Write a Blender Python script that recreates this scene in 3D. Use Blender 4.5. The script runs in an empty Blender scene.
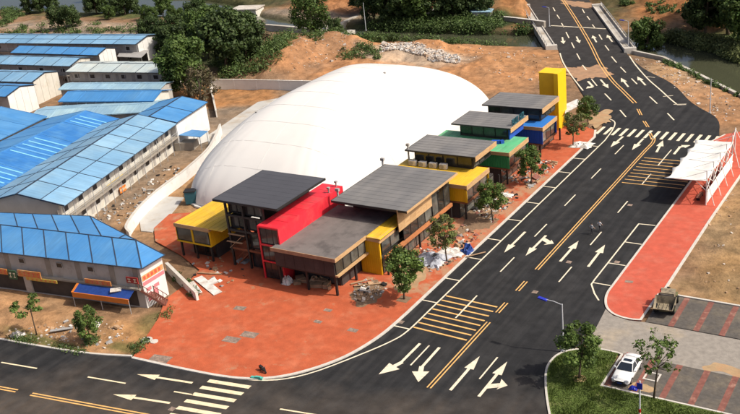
import bpy, bmesh, math, random
import numpy as np
from mathutils import Vector, Matrix
from mathutils.geometry import tessellate_polygon

# ------------------------------------------------------------------ camera, sky, sun, exposure
scene = bpy.context.scene
COL = scene.collection
CAM_H = 60.0
PITCH, ROLL, YAW = math.radians(22.75), math.radians(-6.4), math.radians(-34.3)
FPX, IMW, IMH = 960.0, 740.0, 414.0
_fw = Vector((math.sin(YAW) * math.cos(PITCH), math.cos(YAW) * math.cos(PITCH), -math.sin(PITCH)))
_r = Vector((math.cos(YAW), -math.sin(YAW), 0))
_u = _r.cross(_fw)
_c, _s = math.cos(ROLL), math.sin(ROLL)
CR, CU = _c * _r + _s * _u, -_s * _r + _c * _u
cd = bpy.data.cameras.new('camera')
cd.sensor_fit = 'HORIZONTAL'; cd.sensor_width = 36.0
cd.lens = 36.0 * FPX / IMW
cd.clip_start = 1.0; cd.clip_end = 6000.0
cam = bpy.data.objects.new('camera', cd)
M = Matrix((CR, CU, -_fw)).transposed().to_4x4()
M.translation = (0, 0, CAM_H)
cam.matrix_world = M
COL.objects.link(cam)
scene.camera = cam

SUN_EL, SUN_AZ = math.radians(48), math.radians(12)      # azimuth measured from +x towards +y
world = bpy.data.worlds.new('World'); scene.world = world; world.use_nodes = True
wn = world.node_tree
sky = wn.nodes.new('ShaderNodeTexSky'); sky.sky_type = 'NISHITA'; sky.sun_disc = False
sky.dust_density = 6.0; sky.air_density = 0.6; sky.ozone_density = 1.0; sky.sun_elevation = SUN_EL; sky.sun_rotation = math.pi / 2 - SUN_AZ
bg = wn.nodes['Background']; bg.inputs['Strength'].default_value = 0.15
wn.links.new(sky.outputs[0], bg.inputs['Color'])
sd = bpy.data.lights.new('sun', 'SUN'); sd.energy = 4.3; sd.angle = math.radians(0.9); sd.color = (1.0, 0.925, 0.80)
sun = bpy.data.objects.new('sun', sd); COL.objects.link(sun)
sdir = Vector((math.cos(SUN_AZ) * math.cos(SUN_EL), math.sin(SUN_AZ) * math.cos(SUN_EL), math.sin(SUN_EL)))
sun.rotation_euler = sdir.to_track_quat('Z', 'Y').to_euler()
sun.location = (0, 0, 120)
vs = scene.view_settings
vs.view_transform = 'Standard'; vs.look = 'None'; vs.exposure = 0.0; vs.gamma = 1.0; vs.use_curve_mapping = False
scene.render.resolution_x = 1024; scene.render.resolution_y = 573

random.seed(7); rng = np.random.default_rng(7)

def G(px, py, z=0.0):
    """point of the plane at height z that the survey photograph shows at (px, py)"""
    d = (px - IMW / 2) * CR - (py - IMH / 2) * CU + FPX * _fw
    t = (z - CAM_H) / d.z
    return (t * d.x, t * d.y)

# ------------------------------------------------------------------ materials
def _nodes(name):
    m = bpy.data.materials.new(name); m.use_nodes = True
    nt = m.node_tree; b = nt.nodes['Principled BSDF']
    return m, nt, b
def mat(name, col, rough=0.8, var=0.15, scale=1.0, col2=None, mixscale=0.15, mixlo=0.45, mixhi=0.65, bump=0.0, bscale=8.0,
        rand=0.0, metal=0.0, spec=0.3, coat=0.0, detail=6, streak=None, osk=None, oskv=.12):
    m, nt, b = _nodes(name)
    N, L = nt.nodes, nt.links
    geo = N.new('ShaderNodeNewGeometry')
    src = geo.outputs['Position']
    if streak:
        mp = N.new('ShaderNodeMapping'); mp.inputs['Scale'].default_value = streak
        L.new(src, mp.inputs['Vector']); src2 = mp.outputs[0]
    else: src2 = src
    n1 = N.new('ShaderNodeTexNoise'); n1.inputs['Scale'].default_value = scale; n1.inputs['Detail'].default_value = detail
    L.new(src2, n1.inputs['Vector'])
    base = N.new('ShaderNodeRGB'); base.outputs[0].default_value = (*col, 1)
    cur = base.outputs[0]
    if col2 is not None:
        n2 = N.new('ShaderNodeTexNoise'); n2.inputs['Scale'].default_value = mixscale; n2.inputs['Detail'].default_value = 8
        n2.inputs['Roughness'].default_value = 0.65
        L.new(src2, n2.inputs['Vector'])
        mr = N.new('ShaderNodeMapRange'); mr.inputs[1].default_value = mixlo; mr.inputs[2].default_value = mixhi
        L.new(n2.outputs[0], mr.inputs[0])
        mx = N.new('ShaderNodeMix'); mx.data_type = 'RGBA'
        L.new(mr.outputs[0], mx.inputs[0]); L.new(cur, mx.inputs[6]); mx.inputs[7].default_value = (*col2, 1)
        cur = mx.outputs[2]
    mr = N.new('ShaderNodeMapRange'); mr.inputs[1].default_value = 0.25; mr.inputs[2].default_value = 0.75
    mr.inputs[3].default_value = 1 - var; mr.inputs[4].default_value = 1 + var
    L.new(n1.outputs[0], mr.inputs[0])
    val = mr.outputs[0]
    if osk:                                          # weathering streaks that run with the sheet
        tc = N.new('ShaderNodeTexCoord'); mp2 = N.new('ShaderNodeMapping'); mp2.inputs['Scale'].default_value = osk
        oi2 = N.new('ShaderNodeObjectInfo'); ad = N.new('ShaderNodeVectorMath'); ad.operation = 'SCALE'; ad.inputs[0].default_value = (37, 11, 5)
        L.new(oi2.outputs['Random'], ad.inputs['Scale']); av = N.new('ShaderNodeVectorMath'); L.new(tc.outputs['Object'], mp2.inputs[0]); L.new(mp2.outputs[0], av.inputs[0]); L.new(ad.outputs[0], av.inputs[1])
        ns = N.new('ShaderNodeTexNoise'); ns.inputs['Scale'].default_value = 1.0; ns.inputs['Detail'].default_value = 4; L.new(av.outputs[0], ns.inputs['Vector'])
        ms2 = N.new('ShaderNodeMapRange'); ms2.inputs[1].default_value = .3; ms2.inputs[2].default_value = .7; ms2.inputs[3].default_value = 1 - oskv; ms2.inputs[4].default_value = 1 + oskv; L.new(ns.outputs[0], ms2.inputs[0])
        mq = N.new('ShaderNodeMath'); mq.operation = 'MULTIPLY'; L.new(val, mq.inputs[0]); L.new(ms2.outputs[0], mq.inputs[1]); val = mq.outputs[0]
    if rand:
        oi = N.new('ShaderNodeObjectInfo')
        m2 = N.new('ShaderNodeMapRange'); m2.inputs[3].default_value = 1 - rand; m2.inputs[4].default_value = 1 + rand
        L.new(oi.outputs['Random'], m2.inputs[0])
        mm = N.new('ShaderNodeMath'); mm.operation = 'MULTIPLY'
        L.new(val, mm.inputs[0]); L.new(m2.outputs[0], mm.inputs[1]); val = mm.outputs[0]
    ms = N.new('ShaderNodeVectorMath'); ms.operation = 'SCALE'
    L.new(cur, ms.inputs[0]); L.new(val, ms.inputs['Scale'])
    L.new(ms.outputs[0], b.inputs['Base Color'])
    b.inputs['Roughness'].default_value = rough; b.inputs['Metallic'].default_value = metal
    b.inputs['Specular IOR Level'].default_value = spec; b.inputs['Coat Weight'].default_value = coat
    if bump:
        nb = N.new('ShaderNodeTexNoise'); nb.inputs['Scale'].default_value = bscale; nb.inputs['Detail'].default_value = 5
        L.new(src, nb.inputs['Vector'])
        bp = N.new('ShaderNodeBump'); bp.inputs['Strength'].default_value = bump; bp.inputs['Distance'].default_value = 0.1
        L.new(nb.outputs[0], bp.inputs['Height']); L.new(bp.outputs[0], b.inputs['Normal'])
    return m
def leafmat(name, c1, c2, trans=0.25):
    m, nt, b = _nodes(name); N, L = nt.nodes, nt.links
    geo = N.new('ShaderNodeNewGeometry')
    rp = N.new('ShaderNodeValToRGB')
    rp.color_ramp.elements[0].color = (*c1, 1); rp.color_ramp.elements[1].color = (*c2, 1)
    L.new(geo.outputs['Random Per Island'], rp.inputs[0])
    n2 = N.new('ShaderNodeTexNoise'); n2.inputs['Scale'].default_value = 0.35; n2.inputs['Detail'].default_value = 3
    L.new(geo.outputs['Position'], n2.inputs['Vector'])
    mr = N.new('ShaderNodeMapRange'); mr.inputs[1].default_value = .3; mr.inputs[2].default_value = .7
    mr.inputs[3].default_value = .6; mr.inputs[4].default_value = 1.4
    L.new(n2.outputs[0], mr.inputs[0])
    ms = N.new('ShaderNodeVectorMath'); ms.operation = 'SCALE'
    L.new(rp.outputs[0], ms.inputs[0]); L.new(mr.outputs[0], ms.inputs['Scale'])
    L.new(ms.outputs[0], b.inputs['Base Color']); b.inputs['Roughness'].default_value = .6; b.inputs['Specular IOR Level'].default_value = .25
    tr = N.new('ShaderNodeBsdfTranslucent'); L.new(ms.outputs[0], tr.inputs['Color'])
    mx = N.new('ShaderNodeMixShader'); mx.inputs[0].default_value = trans
    L.new(b.outputs[0], mx.inputs[1]); L.new(tr.outputs[0], mx.inputs[2])
    L.new(mx.outputs[0], N['Material Output'].inputs[0])
    return m

MT = dict(
    redpave=mat('red_paving', (.52, .098, .04), .85, .16, .55, col2=(.43, .13, .07), mixscale=.22, mixlo=.5, mixhi=.78, bump=.25, bscale=5),
    redpave2=mat('red_paving_clean', (.45, .086, .050), .85, .15, 1.0, col2=(.44, .13, .085), mixscale=.3, mixlo=.5, mixhi=.75, bump=.2, bscale=5),
    kerb=mat('kerb_concrete', (.50, .47, .42), .85, .14, 1.2, bump=.2),
    concrete=mat('concrete', (.47, .44, .39), .85, .16, .4, col2=(.27, .23, .18), mixscale=.12, bump=.25, bscale=4),
    concpad=mat('concrete_pad', (.42, .41, .385), .9, .12, .3, col2=(.34, .27, .19), mixscale=.16, mixlo=.5, mixhi=.7, bump=.2),
    greybrick=mat('grey_brick_paving', (.25, .225, .195), .88, .2, 1.6, col2=(.34, .28, .20), mixscale=.13, mixlo=.52, mixhi=.72, bump=.3, bscale=6),
    darkbrick=mat('dark_brick_paving', (.088, .079, .070), .88, .25, 2.2, col2=(.13, .11, .085), mixscale=.4, bump=.35, bscale=7),
    redbrick=mat('red_brick_strip', (.19, .075, .058), .88, .3, 2.0, col2=(.33, .19, .14), mixscale=.8, mixlo=.55, mixhi=.7),
    white=mat('road_paint_white', (.68, .60, .455), .7, .14, 2.0, col2=(.4, .36, .29), mixscale=1.3, mixlo=.53, mixhi=.74),
    cream=mat('road_paint_cream', (.72, .60, .40), .7, .14, 2.0, col2=(.42, .34, .23), mixscale=1.3, mixlo=.53, mixhi=.74),
    yellow=mat('road_paint_yellow', (.66, .38, .13), .7, .14, 2.0, col2=(.35, .22, .1), mixscale=1.3, mixlo=.53, mixhi=.74),
    dome=mat('dome_membrane', (.69, .67, .635), .5, .035, .15, col2=(.635, .61, .57), mixscale=.05, mixlo=.5, mixhi=.75, spec=.3),
    domeseam=mat('dome_seam', (.60, .58, .545), .6, .08, 1),
    roofgrey=mat('grey_roof_sheet', (.148, .145, .144), .6, .14, .5, col2=(.178, .17, .16), mixscale=.25, rand=.07, streak=(1, .2, 1)),
    roofblack=mat('charcoal_roof_sheet', (.066, .066, .074), .5, .08, .5, rand=.05),
    roofB=mat('felt_roof', (.145, .128, .12), .8, .16, .6, col2=(.09, .08, .076), mixscale=.25, mixlo=.5, mixhi=.62),
    wood=mat('timber_cladding', (.50, .325, .165), .65, .14, 1.5, col2=(.42, .25, .115), mixscale=.5, streak=(1, 1, 5), rand=.06),
    rust=mat('rust_primer_steel', (.20, .078, .038), .75, .2, 2, rand=.1),
    orangebeam=mat('orange_beam', (.42, .165, .065), .7, .15, 1),
    dark=mat('dark_steel', (.022, .021, .021), .5, .2, 1, spec=.4),
    darkclad=mat('dark_cladding', (.043, .038, .038), .6, .2, .8, col2=(.06, .052, .048), mixscale=.3),
    yel=mat('yellow_sheet', (.68, .42, .035), .55, .09, .6, col2=(.56, .345, .06), mixscale=.35, mixlo=.5, mixhi=.72, rand=.06, osk=(2, .25, 1)),
    yelwall=mat('yellow_cladding', (.64, .38, .012), .5, .08, .8, rand=.03),
    yeltower=mat('yellow_tower_paint', (.78, .50, .012), .45, .05, .6),
    red=mat('red_sheet', (.66, .028, .045), .45, .08, .6, col2=(.50, .075, .075), mixscale=.4, mixlo=.5, mixhi=.75, osk=(.3, 2, 1)),
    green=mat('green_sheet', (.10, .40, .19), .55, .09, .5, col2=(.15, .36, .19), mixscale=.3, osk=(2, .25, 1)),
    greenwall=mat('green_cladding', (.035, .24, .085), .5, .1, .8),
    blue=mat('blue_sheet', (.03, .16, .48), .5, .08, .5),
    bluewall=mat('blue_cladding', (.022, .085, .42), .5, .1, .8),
    glass=mat('tinted_glass', (.075, .075, .066), .08, .5, .9, rand=.75, spec=.7, metal=0.0),  # tinted panes; lighter, varied tones paint in reflections and bright interiors
    glassA=mat('smoked_glass', (.030, .032, .032), .08, .5, .9, rand=.7, spec=.5),
    aluminium=mat('window_frame_dark', (.05, .045, .04), .5, .1, 2),
    blueroofA=mat('sky_blue_roof', (.16, .31, .465), .5, .07, .35, col2=(.215, .36, .485), mixscale=.12, rand=.10, spec=.4, osk=(3.2, .18, 1), oskv=.12),
    blueroofB=mat('mid_blue_roof', (.058, .21, .455), .5, .06, .35, col2=(.09, .25, .47), mixscale=.12, rand=.06, spec=.4, osk=(3.2, .18, 1), oskv=.10),
    blueroofC=mat('bright_blue_roof', (.035, .165, .435), .45, .07, .5, col2=(.07, .22, .46), mixscale=.3, rand=.06, spec=.4, osk=(3.2, .18, 1), oskv=.12),
    blueroofD=mat('faded_blue_roof', (.23, .37, .48), .5, .08, .3, col2=(.29, .42, .47), mixscale=.15, rand=.1, osk=(3, .2, 1)),
    paleroof=mat('pale_grey_roof', (.40, .47, .475), .5, .07, .4, col2=(.48, .51, .47), mixscale=.15, rand=.07, osk=(3, .2, 1)),
    skylight=mat('translucent_roof_strip', (.20, .50, .80), .45, .06, 1),
    seam=mat('roof_seam_dark', (.030, .042, .065), .6, .1, 1),
    prefabwall=mat('prefab_wall_cream', (.57, .55, .49), .75, .09, .6, col2=(.45, .39, .28), mixscale=.35, mixlo=.56, mixhi=.76, rand=.04),
    prefabgrey=mat('prefab_wall_grey', (.42, .40, .37), .75, .1, .6, col2=(.27, .23, .19), mixscale=.4, mixlo=.52, mixhi=.74),
    prefabwhite=mat('prefab_wall_white', (.66, .655, .635), .7, .08, .6, col2=(.5, .47, .42), mixscale=.4, mixlo=.58, mixhi=.78),
    whitewall=mat('white_render_wall', (.70, .67, .62), .8, .09, .6, col2=(.52, .46, .38), mixscale=.35, mixlo=.55, mixhi=.75),
    gallery=mat('gallery_concrete', (.28, .25, .21), .85, .15, .8),
    shade=mat('window_dark', (.03, .03, .033), .3, .2, 1, rand=.4, spec=.5),
    metal=mat('galvanised_steel', (.42, .43, .44), .45, .08, 2, metal=.3),
    poleW=mat('painted_pole_grey', (.50, .51, .53), .5, .06, 2),
    headblue=mat('blue_lamp_head', (.022, .035, .36), .35, .1, 2),
    canvas=mat('canopy_membrane', (.80, .78, .73), .55, .04, .5, col2=(.72, .69, .63), mixscale=.3),
    steelwhite=mat('white_steel', (.72, .71, .68), .45, .05, 2),
    bark=mat('bark', (.11, .082, .056), .9, .3, 3, bump=.5, bscale=10),
    barkpale=mat('pale_bark', (.27, .225, .17), .9, .25, 3, bump=.5, bscale=10),
    rubber=mat('rubber', (.018, .018, .018), .8, .1, 3),
    carpaint=mat('white_car_paint', (.78, .78, .77), .25, .02, 1, coat=.8, spec=.5),
    carglass=mat('car_glass', (.016, .022, .032), .05, .1, 1, spec=.8),
    chrome=mat('alloy', (.5, .5, .5), .3, .05, 4, metal=.8),
    lampglass=mat('lamp_lens', (.55, .57, .6), .15, .05, 2, spec=.6),
    redlens=mat('red_lens', (.35, .012, .012), .2, .05, 2),
    olive=mat('olive_machine_paint', (.13, .125, .055), .6, .2, 2),
    dumper=mat('dusty_dumper_steel', (.26, .215, .145), .8, .25, 1.5, col2=(.115, .095, .07), mixscale=1.2, mixlo=.45, mixhi=.6),
    tarpblue=mat('blue_tarpaulin', (.018, .05, .21), .5, .2, 1.5, bump=.3),
    tarporange=mat('orange_trim', (.60, .18, .03), .55, .1, 1.5),
    signor=mat('orange_sign', (.58, .22, .06), .6, .12, 1.2, col2=(.55, .33, .16), mixscale=.9),
    signred=mat('red_sign', (.30, .035, .03), .6, .1, 1.2),
    signpink=mat('pink_sign', (.60, .20, .22), .6, .1, 1.2),
    signyel=mat('ochre_sign', (.55, .40, .08), .6, .1, 1.2),
    signgreen=mat('green_sign', (.05, .11, .06), .6, .1, 1.2),
    lettering=mat('sign_lettering', (.62, .10, .06), .6, .05, 2),
    letterpale=mat('pale_lettering', (.70, .62, .45), .6, .05, 2),
    stairbrown=mat('brown_stair_paint', (.17, .068, .05), .6, .15, 2),
    debwhite=mat('white_debris', (.62, .60, .57), .8, .15, 1.5, col2=(.4, .35, .3), mixscale=.8),
    debgrey=mat('grey_debris', (.30, .29, .28), .85, .2, 1.5, bump=.3),
    debbrown=mat('timber_debris', (.34, .22, .13), .85, .25, 1.5),
    tarpgrey=mat('crumpled_grey_sheet', (.40, .42, .47), .6, .2, 1.2, col2=(.25, .26, .30), mixscale=.7, bump=.6, bscale=2.5),
    cardboard=mat('cardboard', (.42, .29, .17), .85, .12, 2),
    rubble=mat('pale_rubble', (.52, .46, .40), .9, .25, 1.2, col2=(.33, .22, .14), mixscale=.6, bump=.4),
    teal=mat('teal_cover', (.025, .10, .13), .5, .15, 1.5),
    tealbright=mat('teal_plastic', (.08, .36, .30), .5, .1, 1.5),
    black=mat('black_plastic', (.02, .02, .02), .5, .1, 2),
    skin=mat('skin', (.42, .25, .17), .6, .05, 3), hair=mat('black_hair', (.015, .013, .012), .6, .1, 5),
    shirtw=mat('white_shirt', (.66, .65, .66), .8, .08, 3), shirtg=mat('light_grey_shirt', (.45, .46, .48), .8, .08, 3),
    trouser=mat('dark_trousers', (.022, .022, .028), .8, .15, 3),
    leafA=leafmat('street_tree_leaf', (.042, .082, .016), (.135, .195, .045)),
    leafA2=leafmat('pale_street_tree_leaf', (.075, .095, .026), (.18, .205, .065)),
    leafB=leafmat('dark_tree_leaf', (.026, .050, .015), (.078, .115, .034)),
    leafC=leafmat('bright_tree_leaf', (.036, .072, .015), (.105, .155, .036)),
    leafD=leafmat('dry_leaf', (.07, .06, .035), (.13, .105, .055)),
    scrub=leafmat('scrub_leaf', (.042, .080, .020), (.115, .165, .048)),
    reed=leafmat('reed_leaf', (.10, .13, .042), (.22, .24, .095)),
    grassblade=leafmat('grass_blade', (.072, .115, .022), (.135, .175, .042)),
    grass=mat('mown_grass', (.085, .125, .026), .9, .3, 1.5, col2=(.13, .125, .05), mixscale=.35, mixlo=.5, mixhi=.72, bump=.6, bscale=9),
    soil=mat('tree_pit_soil', (.20, .13, .08), .95, .25, 3, bump=.5),
    sand=mat('sandy_patch', (.36, .25, .14), .95, .22, 1.2, col2=(.33, .19, .10), mixscale=.6, bump=.4, bscale=4),
    dustroad=mat('dust_on_road', (.34, .20, .115), .95, .16, .8, col2=(.25, .16, .10), mixscale=.5, bump=.2),
    manhole=mat('manhole_cover', (.20, .15, .12), .8, .3, 3, col2=(.30, .22, .17), mixscale=1.5),
)
# asphalt: near-black new surfacing, browner where dust has been carried in from the site road
def asphalt():
    m, nt, b = _nodes('asphalt'); N, L = nt.nodes, nt.links
    geo = N.new('ShaderNodeNewGeometry')
    sx = N.new('ShaderNodeSeparateXYZ'); L.new(geo.outputs['Position'], sx.inputs[0])
    n1 = N.new('ShaderNodeTexNoise'); n1.inputs['Scale'].default_value = .12; n1.inputs['Detail'].default_value = 9; n1.inputs['Roughness'].default_value = .62
    L.new(geo.outputs['Position'], n1.inputs['Vector'])
    # dust mask from y (south = dusty cross road) broken up by noise
    def ramp(sock, lo, hi):
        r = N.new('ShaderNodeMapRange'); r.inputs[1].default_value = lo; r.inputs[2].default_value = hi; r.clamp = True
        L.new(sock, r.inputs[0]); return r.outputs[0]
    def mth(op, a, bb):
        q = N.new('ShaderNodeMath'); q.operation = op
        for i, s in enumerate((a, bb)):
            if isinstance(s, (int, float)): q.inputs[i].default_value = s
            else: L.new(s, q.inputs[i])
        return q.outputs[0]
    nz = mth('MULTIPLY', mth('SUBTRACT', n1.outputs[0], .5), 26.0)
    sxy = mth('SUBTRACT', sx.outputs[1], mth('MULTIPLY', sx.outputs[0], .30))
    south = ramp(mth('ADD', sxy, nz), 92.0, 70.0 + 9)
    far = ramp(mth('ADD', sx.outputs[1], nz), 172.0, 250.0)
    west = ramp(mth('ADD', sx.outputs[0], mth('MULTIPLY', sx.outputs[1], .55)), 42.0, 20.0)
    mp = N.new('ShaderNodeMapping'); mp.inputs['Scale'].default_value = (1.6, .06, 1)
    L.new(geo.outputs['Position'], mp.inputs['Vector'])
    n3 = N.new('ShaderNodeTexNoise'); n3.inputs['Scale'].default_value = .7; n3.inputs['Detail'].default_value = 5
    L.new(mp.outputs[0], n3.inputs['Vector'])
    wear = ramp(n3.outputs[0], .42, .75)
    mx = N.new('ShaderNodeMix'); mx.data_type = 'RGBA'
    mx.inputs[6].default_value = (.0175, .0178, .0190, 1); mx.inputs[7].default_value = (.070, .056, .045, 1)
    L.new(mth('MINIMUM', mth('ADD', south, mth('MULTIPLY', far, .35)), 1.0), mx.inputs[0])
    mx2 = N.new('ShaderNodeMix'); mx2.data_type = 'RGBA'; mx2.inputs[7].default_value = (.046, .044, .043, 1)
    L.new(mx.outputs[2], mx2.inputs[6]); L.new(mth('MULTIPLY', wear, .55), mx2.inputs[0])
    n2 = N.new('ShaderNodeTexNoise'); n2.inputs['Scale'].default_value = .55; n2.inputs['Detail'].default_value = 8
    L.new(geo.outputs['Position'], n2.inputs['Vector'])
    r2 = N.new('ShaderNodeMapRange'); r2.inputs[1].default_value = .3; r2.inputs[2].default_value = .7; r2.inputs[3].default_value = .72; r2.inputs[4].default_value = 1.3
    L.new(n2.outputs[0], r2.inputs[0])
    ms = N.new('ShaderNodeVectorMath'); ms.operation = 'SCALE'; L.new(mx2.outputs[2], ms.inputs[0]); L.new(r2.outputs[0], ms.inputs['Scale'])
    L.new(ms.outputs[0], b.inputs['Base Color']); b.inputs['Roughness'].default_value = .85; b.inputs['Specular IOR Level'].default_value = .22
    nb = N.new('ShaderNodeTexNoise'); nb.inputs['Scale'].default_value = 6; L.new(geo.outputs['Position'], nb.inputs['Vector'])
    bp = N.new('ShaderNodeBump'); bp.inputs['Strength'].default_value = .25; bp.inputs['Distance'].default_value = .05
    L.new(nb.outputs[0], bp.inputs['Height']); L.new(bp.outputs[0], b.inputs['Normal'])
    return m
MT['asphalt'] = asphalt()
def plazam():
    m = mat('red_paving_dusty', (.395, .086, .034), .85, .17, .8, col2=(.45, .135, .066), mixscale=.3, mixlo=.48, mixhi=.75, bump=.3, bscale=6)
    nt = m.node_tree; N, L = nt.nodes, nt.links; b = N['Principled BSDF']
    src = b.inputs['Base Color'].links[0].from_socket
    geo = N.new('ShaderNodeNewGeometry'); sx = N.new('ShaderNodeSeparateXYZ'); L.new(geo.outputs['Position'], sx.inputs[0])
    def rmp(sock, lo, hi, a=0.0, c=1.0):
        r = N.new('ShaderNodeMapRange'); r.inputs[1].default_value = lo; r.inputs[2].default_value = hi; r.inputs[3].default_value = a; r.inputs[4].default_value = c; L.new(sock, r.inputs[0]); return r.outputs[0]
    def mth(op, p, q):
        k = N.new('ShaderNodeMath'); k.operation = op
        for i, v in enumerate((p, q)):
            if isinstance(v, (int, float)): k.inputs[i].default_value = v
            else: L.new(v, k.inputs[i])
        return k.outputs[0]
    nz = N.new('ShaderNodeTexNoise'); nz.inputs['Scale'].default_value = .33; nz.inputs['Detail'].default_value = 9; nz.inputs['Roughness'].default_value = .7; L.new(geo.outputs['Position'], nz.inputs['Vector'])
    reg = mth('MULTIPLY', rmp(sx.outputs[0], -72.0, -66.0), rmp(sx.outputs[1], 90.0, 99.0))
    reg = mth('MULTIPLY', reg, rmp(sx.outputs[1], 146.0, 137.0))
    reg2 = mth('MULTIPLY', rmp(sx.outputs[0], -82.0, -92.0), .5)
    msk = rmp(mth('ADD', nz.outputs[0], mth('MULTIPLY', mth('ADD', reg, reg2), .17)), .60, .72)
    mx = N.new('ShaderNodeMix'); mx.data_type = 'RGBA'; L.new(mth('MULTIPLY', msk, .85), mx.inputs[0]); L.new(src, mx.inputs[6]); mx.inputs[7].default_value = (.36, .215, .125, 1)
    L.new(mx.outputs[2], b.inputs['Base Color'])
    return m
MT['plaza'] = plazam()
def waterm():
    m, nt, b = _nodes('river_water'); N, L = nt.nodes, nt.links
    b.inputs['Base Color'].default_value = (.060, .064, .038, 1); b.inputs['Roughness'].default_value = .10
    b.inputs['Specular IOR Level'].default_value = .6
    g_ = N.new('ShaderNodeNewGeometry'); n = N.new('ShaderNodeTexNoise'); n.inputs['Scale'].default_value = 1.2; n.inputs['Detail'].default_value = 4
    L.new(g_.outputs['Position'], n.inputs['Vector'])
    bp = N.new('ShaderNodeBump'); bp.inputs['Strength'].default_value = .06; bp.inputs['Distance'].default_value = .1
    L.new(n.outputs[0], bp.inputs['Height']); L.new(bp.outputs[0], b.inputs['Normal'])
    return m
MT['water'] = waterm()

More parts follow.
